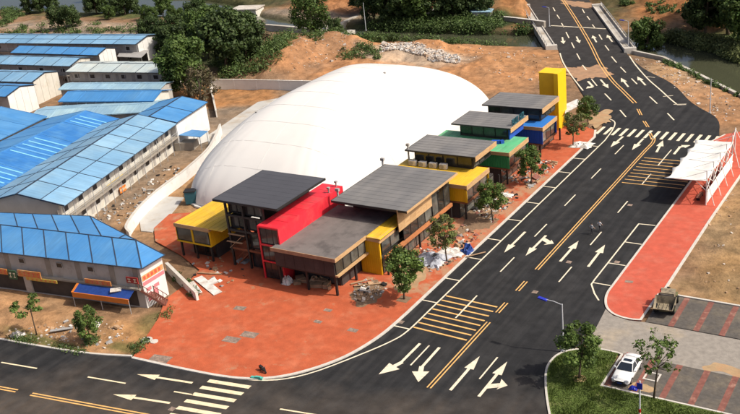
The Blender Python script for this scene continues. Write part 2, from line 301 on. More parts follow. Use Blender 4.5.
# ------------------------------------------------------------------ mesh helpers
class MB:
    def __init__(s, T=None): s.v = []; s.f = []; s.T = T; s.mi = []; s.cur = 0
    def add(s, vs, fs):
        o = len(s.v)
        if s.T is not None: vs = [tuple(s.T @ Vector(p)) for p in vs]
        s.v += [tuple(p) for p in vs]; s.f += [tuple(i + o for i in q) for q in fs]; s.mi += [s.cur] * len(fs)
        return s
    def box(s, x0, x1, y0, y1, z0, z1):
        return s.add([(x0, y0, z0), (x1, y0, z0), (x1, y1, z0), (x0, y1, z0), (x0, y0, z1), (x1, y0, z1), (x1, y1, z1), (x0, y1, z1)],
                     [(3, 2, 1, 0), (4, 5, 6, 7), (0, 1, 5, 4), (1, 2, 6, 5), (2, 3, 7, 6), (3, 0, 4, 7)])
    def obox(s, c, size, rz=0.0, rx=0.0, ry=0.0):
        Rm = Matrix.Translation(c) @ Matrix.Rotation(rz, 4, 'Z') @ Matrix.Rotation(ry, 4, 'Y') @ Matrix.Rotation(rx, 4, 'X')
        a, b_, c_ = size[0] / 2, size[1] / 2, size[2] / 2
        vs = [tuple(Rm @ Vector(p)) for p in ((-a, -b_, -c_), (a, -b_, -c_), (a, b_, -c_), (-a, b_, -c_), (-a, -b_, c_), (a, -b_, c_), (a, b_, c_), (-a, b_, c_))]
        return s.add(vs, [(3, 2, 1, 0), (4, 5, 6, 7), (0, 1, 5, 4), (1, 2, 6, 5), (2, 3, 7, 6), (3, 0, 4, 7)])
    def beam(s, p0, p1, w, h, up=(0, 0, 1)):
        p0, p1 = Vector(p0), Vector(p1); d = (p1 - p0).normalized(); up = Vector(up)
        if abs(d.dot(up)) > .98: up = Vector((1, 0, 0))
        a = d.cross(up).normalized() * w / 2; b_ = a.cross(d).normalized() * h / 2
        vs = [p0 - a - b_, p0 + a - b_, p0 + a + b_, p0 - a + b_, p1 - a - b_, p1 + a - b_, p1 + a + b_, p1 - a + b_]
        return s.add(vs, [(0, 1, 2, 3), (7, 6, 5, 4), (0, 4, 5, 1), (1, 5, 6, 2), (2, 6, 7, 3), (3, 7, 4, 0)])
    def tube(s, pts, rad, n=8, cap=True):
        pts = [Vector(p) for p in pts]
        if not hasattr(rad, '__len__'): rad = [rad] * len(pts)
        vs = []
        for i, p in enumerate(pts):
            d = (pts[min(i + 1, len(pts) - 1)] - pts[max(i - 1, 0)]).normalized()
            a = d.orthogonal().normalized() if abs(d.z) < .95 else d.cross(Vector((0, 1, 0))).normalized()
            b_ = d.cross(a)
            vs += [p + (a * math.cos(t) + b_ * math.sin(t)) * rad[i] for t in (2 * math.pi * k / n for k in range(n))]
        fs = [(i * n + k, i * n + (k + 1) % n, (i + 1) * n + (k + 1) % n, (i + 1) * n + k) for i in range(len(pts) - 1) for k in range(n)]
        if cap: fs += [tuple(range(n))[::-1], tuple((len(pts) - 1) * n + k for k in range(n))]
        return s.add(vs, fs)
    def sheet(s, poly, z, thick=0.0):
        poly = [Vector((p[0], p[1], 0)) for p in poly]
        area = sum(poly[i].x * poly[(i + 1) % len(poly)].y - poly[(i + 1) % len(poly)].x * poly[i].y for i in range(len(poly)))
        if area < 0: poly.reverse()
        n = len(poly); tri = tessellate_polygon([poly])
        zf = z if callable(z) else (lambda x, y: z)
        vs = [(p.x, p.y, zf(p.x, p.y)) for p in poly]; fs = []
        for t in tri:
            a, b_, c_ = (poly[i] for i in t)
            fs.append(tuple(t) if (b_ - a).cross(c_ - a).z > 0 else tuple(t)[::-1])
        if thick:
            vs += [(p[0], p[1], p[2] - thick) for p in vs[:n]]
            fs += [(i, i + n, (i + 1) % n + n, (i + 1) % n) for i in range(n)]
            fs += [tuple(i + n for i in f_)[::-1] for f_ in fs[:len(tri)]]
        return s.add(vs, fs)
    def strip(s, pts, w, z, h=0.0, side=0):
        """ribbon (or low wall when h>0) along pts; side 0 centred, +1 left, -1 right of travel"""
        P = [Vector((p[0], p[1], 0)) for p in pts]; L_, R_ = [], []
        for i, p in enumerate(P):
            d0 = (P[i] - P[i - 1]).normalized() if i else (P[1] - P[0]).normalized()
            d1 = (P[i + 1] - P[i]).normalized() if i < len(P) - 1 else d0
            nn = Vector((-(d0 + d1).y, (d0 + d1).x, 0)); nn.normalize()
            k = 1 / max(.5, nn.dot(Vector((-d1.y, d1.x, 0))))
            lo, hi = {0: (-.5, .5), 1: (0, 1), -1: (-1, 0)}[side]
            L_.append(p + nn * w * hi * k); R_.append(p + nn * w * lo * k)
        n = len(P)
        if h == 0:
            return s.add([(p.x, p.y, z) for p in R_] + [(p.x, p.y, z) for p in L_], [(i, i + 1, n + i + 1, n + i) for i in range(n - 1)])
        vs = [(p.x, p.y, z) for p in R_] + [(p.x, p.y, z) for p in L_] + [(p.x, p.y, z + h) for p in R_] + [(p.x, p.y, z + h) for p in L_]
        fs = []
        for i in range(n - 1):
            fs += [(2 * n + i, 2 * n + i + 1, 3 * n + i + 1, 3 * n + i), (i, i + 1, 2 * n + i + 1, 2 * n + i), (n + i + 1, n + i, 3 * n + i, 3 * n + i + 1), (n + i, n + i + 1, i + 1, i)]
        fs += [(0, 2 * n, 3 * n, n), (n - 1, 2 * n - 1, 4 * n - 1, 3 * n - 1)]
        return s.add(vs, fs)
ROOT = {}
def tag(o, label=None, cat=None, group=None, kind=None):
    if label: o['label'] = label
    if cat: o['category'] = cat
    if group: o['group'] = group
    if kind: o['kind'] = kind
    return o
def thing(name, loc, label, cat, group=None, rz=0.0):
    o = bpy.data.objects.new(name, None); o.location = loc; o.rotation_euler.z = rz; o.empty_display_size = .5
    COL.objects.link(o); ROOT[o.name] = Vector(loc)
    return tag(o, label, cat, group)
def mesh_of(name, mb, mats, off=(0, 0, 0), smooth=False):
    me = bpy.data.meshes.new(name)
    ox, oy, oz = off
    me.from_pydata([(x - ox, y - oy, z - oz) for x, y, z in mb.v], [], mb.f)
    for m in (mats if isinstance(mats, (list, tuple)) else [mats]): me.materials.append(MT[m] if isinstance(m, str) else m)
    if any(mb.mi): me.polygons.foreach_set('material_index', mb.mi)
    if smooth: me.polygons.foreach_set('use_smooth', [True] * len(me.polygons))
    me.update(); return me
def obj(name, mb, mats, parent=None, local=False, smooth=False):
    """one mesh object; vertices in world coordinates unless local (then in its parent's frame)"""
    if parent is not None:
        off = (0, 0, 0) if local else ROOT[parent.name]
    else:
        a = np.array(mb.v); off = ((a[:, 0].min() + a[:, 0].max()) / 2, (a[:, 1].min() + a[:, 1].max()) / 2, a[:, 2].min())
        if local: off = (0, 0, 0)
    o = bpy.data.objects.new(name, mesh_of(name, mb, mats, off, smooth)); COL.objects.link(o)
    if parent is not None:
        o.parent = parent; ROOT[o.name] = ROOT[parent.name]
    else:
        o.location = off; ROOT[o.name] = Vector(off)
    return o
def struct(name, mb, mats, **k): return tag(obj(name, mb, mats, **k), kind='structure')
def piece(name, me, parent, loc, rot=(0, 0, 0), scale=None):
    """an alike piece sharing mesh data; loc in world coordinates"""
    o = bpy.data.objects.new(name, me); COL.objects.link(o); o.parent = parent
    b = ROOT[parent.name]; o.location = (loc[0] - b.x, loc[1] - b.y, loc[2] - b.z); o.rotation_euler = rot
    if scale: o.scale = scale
    ROOT[o.name] = Vector(loc)
    return o
def copy_tree(o, parent=None):
    c = o.copy(); COL.objects.link(c); c.parent = parent
    for ch in list(o.children): copy_tree(ch, c)
    return c
def smooth_poly(pts, n=6, closed=False):
    P = [Vector((p[0], p[1], 0)) for p in pts]; out = []; N_ = len(P)
    for i in range(N_ if closed else N_ - 1):
        p0, p1, p2, p3 = (P[(i + k) % N_] if closed else P[min(max(i + k, 0), N_ - 1)] for k in (-1, 0, 1, 2))
        for j in range(n):
            t = j / n
            q = .5 * ((2 * p1) + (p2 - p0) * t + (2 * p0 - 5 * p1 + 4 * p2 - p3) * t * t + (3 * p1 - p0 - 3 * p2 + p3) * t ** 3)
            out.append((q.x, q.y))
    if not closed: out.append((P[-1].x, P[-1].y))
    return out
# ------------------------------------------------------------------ terrain, river
RIVER = [(120, 60, 7), (40, 118, 7), (0, 160, 7), (-34.0, 194.5, 6.6), (-45.5, 207, 6.6), (-57, 218.5, 6.8), (-70, 226, 7.2), (-84, 228.5, 7.4), (-100, 227.5, 7.2), (-118, 226.5, 6),
         (-140, 227, 5.5), (-160, 229.5, 5.5), (-180, 232, 6.5), (-205, 238, 8), (-228, 250, 11), (-258, 257, 14), (-310, 258, 15), (-400, 262, 16), (-900, 300, 20)]
def river_d(x, y):
    best = np.full(np.shape(x), 1e9)
    for (ax, ay, aw), (bx, by, bw) in zip(RIVER[:-1], RIVER[1:]):
        dx, dy = bx - ax, by - ay
        t = np.clip(((x - ax) * dx + (y - ay) * dy) / (dx * dx + dy * dy), 0, 1)
        best = np.minimum(best, np.hypot(x - ax - t * dx, y - ay - t * dy) - (aw + t * (bw - aw)))
    return best
MOUNDS = [(-150, 190, 9, 12, 4.2), (-157, 200, 8, 9, 3.0), (-140, 203, 12, 7, 2.4), (-146, 209, 14, 5, 2.6), (-119, 203, 15, 6, 1.6), (-121, 213.5, 6, 3, 2.4), (-132, 189, 8, 8, 1.6), (-99, 203, 9, 8, .7), (-92, 193, 7, 6, .5),
          (-118, 262, 10, 14, 7), (-104, 276, 6, 18, 3), (-128, 292, 22, 18, 9), (-62, 262, 14, 14, 4.5), (-74, 285, 20, 15, 7), (-40, 262, 25, 12, 3.0), (-50, 244, 10, 4, 1.2), (-10, 270, 40, 30, 8),
          (-175, 258, 20, 10, 3), (-150, 275, 25, 14, 7), (-190, 290, 40, 20, 8), (-60, 204, 5, 2.5, .5), (-55, 199, 4, 3, .45), (-46, 189, 5, 3, .5), (-24, 132, 4, 10, .6), (-20, 116, 5, 5, .7), (-24, 112, 2, 2, .4), (-19, 145, 6, 8, .5), (-29, 172, 4, 4, .6),
          (-240, 216, 40, 6, 1.8), (-98, 71.5, 5, 2, .35), (-92, 73.5, 3, 2, .4), (-104, 70.5, 3, 1.5, .3)]
def vnoise(x, y, s, seed):
    r = np.random.default_rng(seed).random((64, 64))
    u, v = x / s, y / s
    i, j = np.floor(u).astype(int), np.floor(v).astype(int); a, b = u - i, v - j
    a = a * a * (3 - 2 * a); b = b * b * (3 - 2 * b)
    q = lambda ii, jj: r[ii % 64, jj % 64]
    return (q(i, j) * (1 - a) + q(i + 1, j) * a) * (1 - b) + (q(i, j + 1) * (1 - a) + q(i + 1, j + 1) * a) * b
def inpoly(x, y, poly):
    c = np.zeros(np.shape(x), bool); n = len(poly)
    for i in range(n):
        (x0, y0), (x1, y1) = poly[i], poly[i - 1]
        if y0 == y1: continue
        c ^= ((y0 > y) != (y1 > y)) & (x < (x1 - x0) * (y - y0) / (y1 - y0) + x0)
    return c
ROADL = [(-57.9, 60), (-57.9, 160), (-58.6, 166), (-64.4, 175.6), (-70.6, 186.2), (-79.4, 201.6), (-87.4, 216.5), (-113.5, 260.5), (-140, 305), (-190, 390)]
ROADR = [(-36.5, 60), (-36.5, 163), (-38.0, 168), (-40.0, 174.6), (-46.7, 182.5), (-53.6, 194), (-62.8, 204), (-69.6, 214.6), (-94.4, 261.8), (-119, 305), (-168, 390)]
FLAT = [ROADL + ROADR[::-1], [(-160, 25), (-160, 57), (-104.8, 65.5), (-84, 70), (-92, 81), (-93, 90), (-115, 98), (-118, 112), (-122, 125), (-118, 176), (-76, 178), (-60, 168), (-30, 168), (-30, 107), (-10, 107), (-10, 25)]]
FLATN = [np.array(p) for p in FLAT]
def flat_d(x, y):
    """distance outside the paved areas (0 inside)"""
    best = np.full(np.shape(x), 1e9)
    for P in FLATN:
        d = np.full(np.shape(x), 1e9)
        for i in range(len(P)):
            a, b = P[i - 1], P[i]; e = b - a
            t = np.clip(((x - a[0]) * e[0] + (y - a[1]) * e[1]) / max(1e-9, e @ e), 0, 1)
            d = np.minimum(d, np.hypot(x - a[0] - t * e[0], y - a[1] - t * e[1]))
        d[inpoly(x, y, [tuple(q) for q in P])] = 0
        best = np.minimum(best, d)
    return best
def terrain_z(x, y):
    x = np.asarray(x, float); y = np.asarray(y, float)
    z = np.full(x.shape, -.14)
    mo = np.zeros(x.shape)
    for cx, cy, rx, ry, h in MOUNDS: mo += h * np.exp(-((x - cx) / rx) ** 2 - ((y - cy) / ry) ** 2)
    for cx, cy, r_, h in ((-15, 138, 5.0, .3), (-15, 138, 6.2, -.2), (-14, 139, 7.6, .28), (-17, 121, 3.2, .25), (-16.5, 121, 4.4, .25), (-22, 150, 6, .25), (-95, 196, 7, .35), (-94, 197, 9, .35), (-100, 190, 6, .3), (-54, 198, 5, .2), (-48, 190, 4, .2)):
        mo += h * np.exp(-((np.hypot(x - cx, y - cy) - r_) / .45) ** 2)
    fd = np.clip(flat_d(x, y) / 4.0, 0, 1); fd = fd * fd * (3 - 2 * fd)
    rough = (vnoise(x, y, 7, 1) - .5) * .5 + (vnoise(x, y, 2.7, 2) - .5) * .35 + (vnoise(x, y, 1.3, 3) - .5) * .16
    rough = rough * (.5 + 1.5 * np.clip(mo, 0, 1.2))
    far = np.clip((np.hypot(x + 120, y - 180) - 220) / 500, 0, 1)
    z = z + fd * (mo * (.75 + .5 * vnoise(x, y, 4.5, 5)) + rough) + far ** 2 * 14 * vnoise(x, y, 160, 9)
    rd = river_d(x, y)
    k = np.clip((rd + 1.4) / 3.0, 0, 1); k = k * k * (3 - 2 * k)
    return z * k - 3.0 * (1 - k)
def build_terrain():
    xs = np.concatenate([[-3000, -1800, -1000, -650, -480], np.arange(-420, -330, 4), np.arange(-330, -165, 1.0), np.arange(-165, -78, .7), np.arange(-78, -33, 1.0), np.arange(-33, -13, .45), np.arange(-13, 6, 1.0), np.arange(8, 120, 6), [150, 220, 350, 600, 1000, 1800, 3000]])
    ys = np.concatenate([[-3000, -1500, -600, -250, -80, 0, 30], np.arange(40, 104, 1.0), np.arange(104, 160, .6), np.arange(160, 222, .7), np.arange(222, 312, 1.0), np.arange(314, 400, 5), [430, 500, 650, 900, 1400, 2200, 3500]])
    X, Y = np.meshgrid(xs, ys); nx, ny = len(xs), len(ys)
    Z = terrain_z(X, Y)
    idx = np.arange(nx * ny).reshape(ny, nx)
    F = np.stack([idx[:-1, :-1], idx[:-1, 1:], idx[1:, 1:], idx[1:, :-1]], -1).reshape(-1, 4)
    me = bpy.data.meshes.new('ground')
    me.vertices.add(nx * ny); me.vertices.foreach_set('co', np.stack([X, Y, Z], -1).ravel())
    me.loops.add(F.size); me.loops.foreach_set('vertex_index', F.ravel().astype(np.int32))
    me.polygons.add(len(F)); me.polygons.foreach_set('loop_start', np.arange(0, F.size, 4, dtype=np.int32))
    me.update(calc_edges=True)
    me.polygons.foreach_set('use_smooth', [True] * len(me.polygons))
    # what covers the ground (soil kinds, plant cover) as a colour attribute
    C = np.tile(np.array([.235, .145, .085]), (nx * ny, 1)); x, y = X.ravel(), Y.ravel()
    def blob(cx, cy, rx, ry, col, k=1.0, nz=0.5):
        global_n = vnoise(x, y, 6, 11) + .5 * vnoise(x, y, 2.2, 12) - .75
        w = np.clip((1 - np.hypot((x - cx) / rx, (y - cy) / ry)) * 3 + global_n * nz * 2, 0, 1)[:, None] * k
        C[:] = C * (1 - w) + np.array(col) * w
    ORANGE, TAN, BROWN, PALE, GREEN, DGREEN, BANK = (.395, .205, .098), (.36, .25, .145), (.235, .18, .13), (.43, .355, .27), (.075, .10, .034), (.040, .056, .022), (.275, .215, .16)
    blob(-170, 330, 400, 110, DGREEN, .8)
    blob(-120, 198, 50, 26, ORANGE, 1); blob(-148, 195, 16, 18, (.31, .165, .085), .8); blob(-119, 203, 20, 9, PALE, .7)
    blob(-105, 186, 30, 10, ORANGE, .9); blob(-90, 207, 14, 12, (.36, .19, .09), .7)
    blob(-108, 258, 16, 28, (.34, .17, .075), 1); blob(-98, 232, 9, 8, ORANGE, .7); blob(-120, 285, 30, 25, ORANGE, .8)
    blob(-62, 262, 26, 24, (.38, .17, .07), 1); blob(-74, 285, 26, 18, (.38, .14, .055), 1); blob(-40, 262, 30, 18, (.35, .15, .06), .9)
    blob(-50, 196, 18, 22, (.37, .225, .125), 1); blob(-40, 182, 12, 14, ORANGE, .5); blob(-56, 203, 12, 8, TAN, .5)
    blob(-20, 135, 14, 38, (.35, .225, .115), 1); blob(-20, 115, 10, 12, (.30, .19, .09), .8)
    blob(-140, 125, 30, 60, BROWN, .8); blob(-112, 130, 16, 40, (.37, .215, .105), .95, .3); blob(-150, 165, 18, 10, (.34, .17, .07), .9)
    blob(-110, 70, 30, 9, (.37, .215, .11), 1); blob(-88, 72, 6, 4, (.36, .2, .09), .9); blob(-97, 75.5, 6, 2, (.26, .15, .08), .7); blob(-87.5, 76, 4, 4, GREEN, .55); blob(-100, 66.6, 8, 1.2, GREEN, .8); blob(-87.5, 69.5, 3, 1.2, GREEN, .7)
    blob(-250, 218, 60, 13, BANK, 1); blob(-270, 245, 60, 14, GREEN, .8); blob(-185, 245, 35, 11, (.25, .20, .155), .9); blob(-165, 254, 40, 8, (.36, .17, .075), .9); blob(-190, 190, 25, 25, DGREEN, .9); blob(-230, 203, 60, 5, DGREEN, .8)
    blob(-134, 240, 30, 13, DGREEN, 1); blob(-50, 226, 34, 11, GREEN, 1); blob(-20, 215, 30, 22, GREEN, .9)
    rd = river_d(x, y); w = np.clip((2.2 - rd) / 1.5, 0, 1)[:, None] * .7; C[:] = C * (1 - w) + np.array((.05, .06, .025)) * w
    a = me.color_attributes.new('cover', 'FLOAT_COLOR', 'POINT')
    a.data.foreach_set('color', np.concatenate([C, np.ones((len(C), 1))], 1).ravel())
    m, nt, b = _nodes('bare_ground'); N, L = nt.nodes, nt.links
    at_ = N.new('ShaderNodeAttribute'); at_.attribute_name = 'cover'
    geo = N.new('ShaderNodeNewGeometry')
    n1 = N.new('ShaderNodeTexNoise'); n1.inputs['Scale'].default_value = .45; n1.inputs['Detail'].default_value = 10; n1.inputs['Roughness'].default_value = .68
    n2 = N.new('ShaderNodeTexNoise'); n2.inputs['Scale'].default_value = .13; n2.inputs['Detail'].default_value = 6
    for n_ in (n1, n2): L.new(geo.outputs['Position'], n_.inputs['Vector'])
    r1 = N.new('ShaderNodeMapRange'); r1.inputs[1].default_value = .3; r1.inputs[2].default_value = .7; r1.inputs[3].default_value = .52; r1.inputs[4].default_value = 1.42
    L.new(n1.outputs[0], r1.inputs[0])
    ms = N.new('ShaderNodeVectorMath'); ms.operation = 'SCALE'; L.new(at_.outputs['Color'], ms.inputs[0]); L.new(r1.outputs[0], ms.inputs['Scale'])
    mx = N.new('ShaderNodeMix'); mx.data_type = 'RGBA'; mx.blend_type = 'MULTIPLY'; mx.inputs[0].default_value = .7
    rp = N.new('ShaderNodeValToRGB'); rp.color_ramp.elements[0].position = .35; rp.color_ramp.elements[0].color = (.72, .78, .85, 1)
    rp.color_ramp.elements[1].position = .65; rp.color_ramp.elements[1].color = (1.12, 1.03, .92, 1)
    L.new(n2.outputs[0], rp.inputs[0]); L.new(ms.outputs[0], mx.inputs[6]); L.new(rp.outputs[0], mx.inputs[7])
    L.new(mx.outputs[2], b.inputs['Base Color']); b.inputs['Roughness'].default_value = .95; b.inputs['Specular IOR Level'].default_value = .1
    bp = N.new('ShaderNodeBump'); bp.inputs['Strength'].default_value = .9; bp.inputs['Distance'].default_value = .5
    L.new(n1.outputs[0], bp.inputs['Height']); L.new(bp.outputs[0], b.inputs['Normal'])
    me.materials.append(m)
    o = bpy.data.objects.new('ground', me); COL.objects.link(o); tag(o, kind='structure')
build_terrain()
def TZ(x, y): return float(terrain_z(np.array([x]), np.array([y]))[0])
def build_river():
    P = RIVER; L_, R_ = [], []
    sp = smooth_poly([(p[0], p[1]) for p in P], 4)
    for i, p in enumerate(sp):
        a = Vector(sp[max(i - 1, 0)]); b = Vector(sp[min(i + 1, len(sp) - 1)]); d = (b - a).normalized()
        w = np.interp(i / 4, range(len(P)), [q[2] for q in P]) + 1.2
        L_.append((p[0] - d.y * w, p[1] + d.x * w)); R_.append((p[0] + d.y * w, p[1] - d.x * w))
    n = len(sp); mb = MB()
    mb.add([(x, y, -1.25) for x, y in R_] + [(x, y, -1.25) for x, y in L_], [(i, i + 1, n + i + 1, n + i) for i in range(n - 1)])
    struct('river', mb, 'water')
build_river()

# ------------------------------------------------------------------ roads and pavements
KERB_CORNER = smooth_poly([(-84.2, 68.1), (-76, 68.7), (-69.7, 69.5), (-65.6, 71.0), (-62.4, 73.8), (-59.6, 78.4), (-58.2, 84.0), (-57.9, 90.0)], 5)
LEFT_EDGE = [(-57.9, 120), (-57.9, 150), (-57.9, 160)] + smooth_poly([(-57.9, 161), (-58.8, 166.5), (-64.4, 175.6), (-70.6, 186.2), (-79.4, 201.6), (-87.4, 216.5)], 4)
ISLAND = smooth_poly([(-30.2, 72), (-33.4, 77.3), (-36.0, 82.6), (-37.0, 86.0), (-36.4, 89.0), (-33.6, 91.0), (-30.6, 91.2)], 5)
REDEND = smooth_poly([(-36.5, 104.5), (-36.2, 102.6), (-35.3, 100.4), (-33.8, 99.0), (-31.8, 98.6), (-30.4, 98.9)], 4)
RIGHT_EDGE = smooth_poly([(-36.5, 161.5), (-37.6, 166.5), (-40.0, 174.6), (-46.7, 182.8), (-53.6, 194.2), (-62.8, 204.4), (-69.6, 214.6)], 4)
road_poly = [(-170, 20), (-170, 54.5)] + smooth_poly([(-104.8, 64.2), (-97, 65.2), (-90, 66.4), (-84.2, 68.1)], 3) + KERB_CORNER[1:] + LEFT_EDGE + [(-113.5, 260.5), (-165, 350), (-141, 350), (-94.4, 261.8)] + \
    RIGHT_EDGE[::-1] + [(-36.5, 155)] + REDEND[:9] + [(-34.7, 99.2), (-34.5, 92.0)] + ISLAND[::-1][9:] + [(-20, 66), (40, 60), (40, 20)]
road = struct('road', MB().sheet(road_poly, 0.0), 'asphalt')
ROOT[road.name] = road.location.copy()

plaza_poly = KERB_CORNER + [(-57.9, 110), (-57.9, 135), (-57.9, 150), (-57.9, 159), (-59.0, 162.5), (-62, 164.5), (-67, 165), (-76, 160), (-78, 108), (-96, 107.5), (-107, 107.2), (-112, 104.6), (-110.4, 99.2), (-106.5, 95.4), (-99, 93), (-92.5, 90), (-91.3, 86), (-91, 81.2), (-88, 76.5)]
plaza = struct('red_pavement', MB().sheet(plaza_poly, .12, .14), 'plaza')
obj('kerb', MB().strip(KERB_CORNER + [(-57.9, 110), (-57.9, 135), (-57.9, 159), (-59.0, 162.5)], .38, -.02, .16, side=-1), 'kerb', plaza)
# kerb along the near left roadside
struct('roadside_kerb', MB().strip([(-170, 54.6)] + smooth_poly([(-104.8, 64.2), (-97, 65.2), (-90, 66.4), (-84.5, 68.05)], 3), .3, -.05, .18, side=1), 'kerb')
red2_poly = REDEND + [(-30.25, 106), (-30.25, 130), (-30.0, 150), (-28, 157), (-27, 168), (-33, 169.2), (-36.6, 166), (-37.9, 162.2), (-36.5, 158), (-36.5, 150)]
red2 = struct('red_pavement', MB().sheet(red2_poly, .12, .14), 'redpave2')
obj('kerb', MB().strip([(-30.25, 106), (-30.25, 130), (-30.0, 150), (-28, 157)], .3, -.1, .25, side=-1), 'kerb', red2)
obj('kerb', MB().strip([(-36.6, 166), (-37.9, 162.2), (-36.5, 158), (-36.5, 150)] + REDEND + [(-30.25, 106)], .3, -.02, .155, side=1), 'kerb', red2)
grass_poly = ISLAND + [(-30.0, 84.2), (0, 84.3), (20, 84.4), (20, 60), (-22, 66)]
lawn = struct('lawn', MB().sheet(grass_poly, .09, .11), 'grass')
obj('kerb', MB().strip(ISLAND + [(-30.0, 91.0), (-30.0, 84.3), (20, 84.5)], .24, -.02, .15, side=-1), 'kerb', lawn)
drive_poly = [(-34.4, 91.75), (-33.4, 91.2), (-30.6, 91.35), (-29.9, 91.1), (20, 91.3), (20, 98.9), (-29.9, 98.75), (-31.8, 98.45), (-33.9, 98.9), (-35.2, 100.2)]
drive = struct('parking_driveway', MB().sheet(drive_poly, .045, .06), 'greybrick')
# parking bays: dark brick bays between red brick strips, two rows
bay_me = mesh_of('parking_bay', MB().box(-1.15, 1.15, -3.35, 3.35, -.05, .05), 'darkbrick')
bay2_me = mesh_of('parking_bay', MB().box(-1.15, 1.15, -3.6, 3.6, -.05, .05), 'darkbrick')
str_me = mesh_of('bay_divider', MB().box(-.33, .33, -3.38, 3.38, -.05, .056), 'redbrick')
str2_me = mesh_of('bay_divider', MB().box(-.33, .33, -3.62, 3.62, -.05, .056), 'redbrick')
pk = struct('parking_row', MB().sheet([(-29.85, 84.4), (20, 84.6), (20, 91.4), (-29.85, 91.2)], .03, .05), 'darkbrick')
for i in range(13):
    x = -29.6 + i * 2.93
    piece('bay_divider', str_me, pk, (x, 87.8, .03))
    piece('parking_bay', bay_me, pk, (x + 1.465, 87.8, .025))
pk2 = struct('parking_row', MB().sheet([(-29.9, 98.85), (20, 99), (20, 106.1), (-29.9, 106.1)], .03, .05), 'darkbrick')
for i in range(13):
    x = -26.95 + i * 2.88
    piece('bay_divider', str2_me, pk2, (x, 102.5, .03))
    piece('parking_bay', bay2_me, pk2, (x - 1.44, 102.5, .025))
obj('kerb', MB().strip([(-30.0, 106.3), (20, 106.4)], .3, -.1, .3), 'kerb', pk2)

# ------------------------------------------------------------------ road markings (children of the road)
ZM = 0.008
def mark(name, mb, m='white'): return obj(name, mb, m, road)
def seg(name, p, q, w, m='white', z=ZM):
    return mark(name, MB().strip([p, q], w, z), m)
XC, XL, XR, XLL, XRR = -47.15, -51.45, -43.1, -55.4, -39.05
for dx in (-.21, .21):
    mark('centre_line', MB().strip([(XC + dx, 76.6), (XC + dx, 92.0)], .17, ZM), 'yellow')
    for y0, y1 in ((94.5, 97.2), (100.6, 103.4)): mark('centre_line', MB().strip([(XC + dx, y0), (XC + dx, y1)], .17, ZM), 'yellow')
    mark('centre_line', MB().strip([(XC + dx, 107.0)] + [(XC + dx, 150)] + smooth_poly([(XC + dx, 155), (XC + dx + .05, 159), (XC + dx - .5, 161.5)], 3), .17, ZM), 'yellow')
    far_c = smooth_poly([G(635, 103), G(622, 90), G(612, 80), G(600, 63), G(590, 43), G(575, 18), G(563, 0)], 3)
    for (px, py), (qx, qy) in (((652.5, 139.5), (650, 133)), ((648, 127), (644, 121)), ((641, 115), (638, 109))):
        a, b = G(px, py), G(qx, qy); seg('centre_line', (a[0] + dx, a[1]), (b[0] + dx, b[1]), .17, 'yellow')
    mark('centre_line', MB().strip([(x + dx * 1.3, y + dx * .7) for x, y in far_c], .22, ZM), 'yellow')
# left parking line, curve into the corner and the bulb at the crossing
mark('edge_line', MB().strip(smooth_poly([(-71.0, 69.0), (-65.2, 70.6), (-61.5, 73.6), (-58.2, 79.2), (-56.1, 83.6), (-55.45, 86.5), (-55.4, 92)], 4) + [(-55.4, 120), (-55.4, 158)] + smooth_poly([(-55.5, 159), (-56.0, 164), (-57.0, 168), (-59.0, 169.6), (-60.6, 167.8), (-60.4, 163.5)], 5), .22, ZM))
for y in (86.9, 94.0, 100.5, 107.2, 113.7, 120.9, 127.8, 134.6, 141.3, 148.0, 154.6): seg('bay_line', (-57.7, y), (-55.5, y), .2)
for (x0, y0), (x1, y1) in (((-57.2, 84.0), (-56.0, 84.3)), ((-62.6, 74.6), (-61.6, 74.3))): pass
mark('edge_line', MB().strip([(-36.7, 101.9), (-37.8, 103.4), (-39.0, 105.6), (-39.05, 107), (-39.05, 125.4), (-36.7, 125.6)], .2, ZM))
for y in (106.1, 112.1, 119.0): seg('bay_line', (-38.95, y), (-36.65, y), .2)
for x in (XL, XR):
    for k in range(7):
        y0 = 93.0 + 11.75 * k
        if 86 < y0 < 157 and not (x == XL and y0 > 156): 
            if k == 0 and x == XR: continue
            seg('lane_dash', (x, y0), (x, y0 + 4.6), .19)
for a, b in (((410.6, 365.3), (429.3, 345.5)), ((479.5, 379), (497.6, 357.2))): seg('lane_dash', G(*a), G(*b), .19)
# hatched boxes
for k in range(8):
    t = k / 7
    a = (-55.2, 87.5 + t * 8.6); b = (-47.75, 87.2 + t * 8.6)
    seg('hatch_bar', a, b, .27, 'yellow')
seg('lane_dash', (-51.4, 91.4), (-51.4, 96.6), .19, z=ZM + .006)
for k in range(9):
    t = k / 8; y = 139.8 + t * 11.6
    seg('hatch_bar', (-46.3, y), (-36.9 + t * 0.6, y + .2), .2, 'yellow')
seg('lane_dash', (XR, 148.5), (XR, 153.2), .19, z=ZM + .006)
# crossings
for k in range(15):
    x = -58.3 + k * 1.47
    mark('crosswalk_bar', MB().sheet([(x, 160.9), (x + .55, 160.9), (x + .62, 165.0), (x + .07, 165.0)], ZM))
for k in range(8):
    v = Vector((math.cos(.157), math.sin(.157))); n = Vector((.05, -1.0)).normalized()
    o = Vector((-71.7, 68.1)) + n * (1.42 * k); e = o + v * 5.6
    mark('crosswalk_bar', MB().sheet([tuple(o), tuple(e), tuple(e + n * .62), tuple(o + n * .62)], ZM), 'cream')
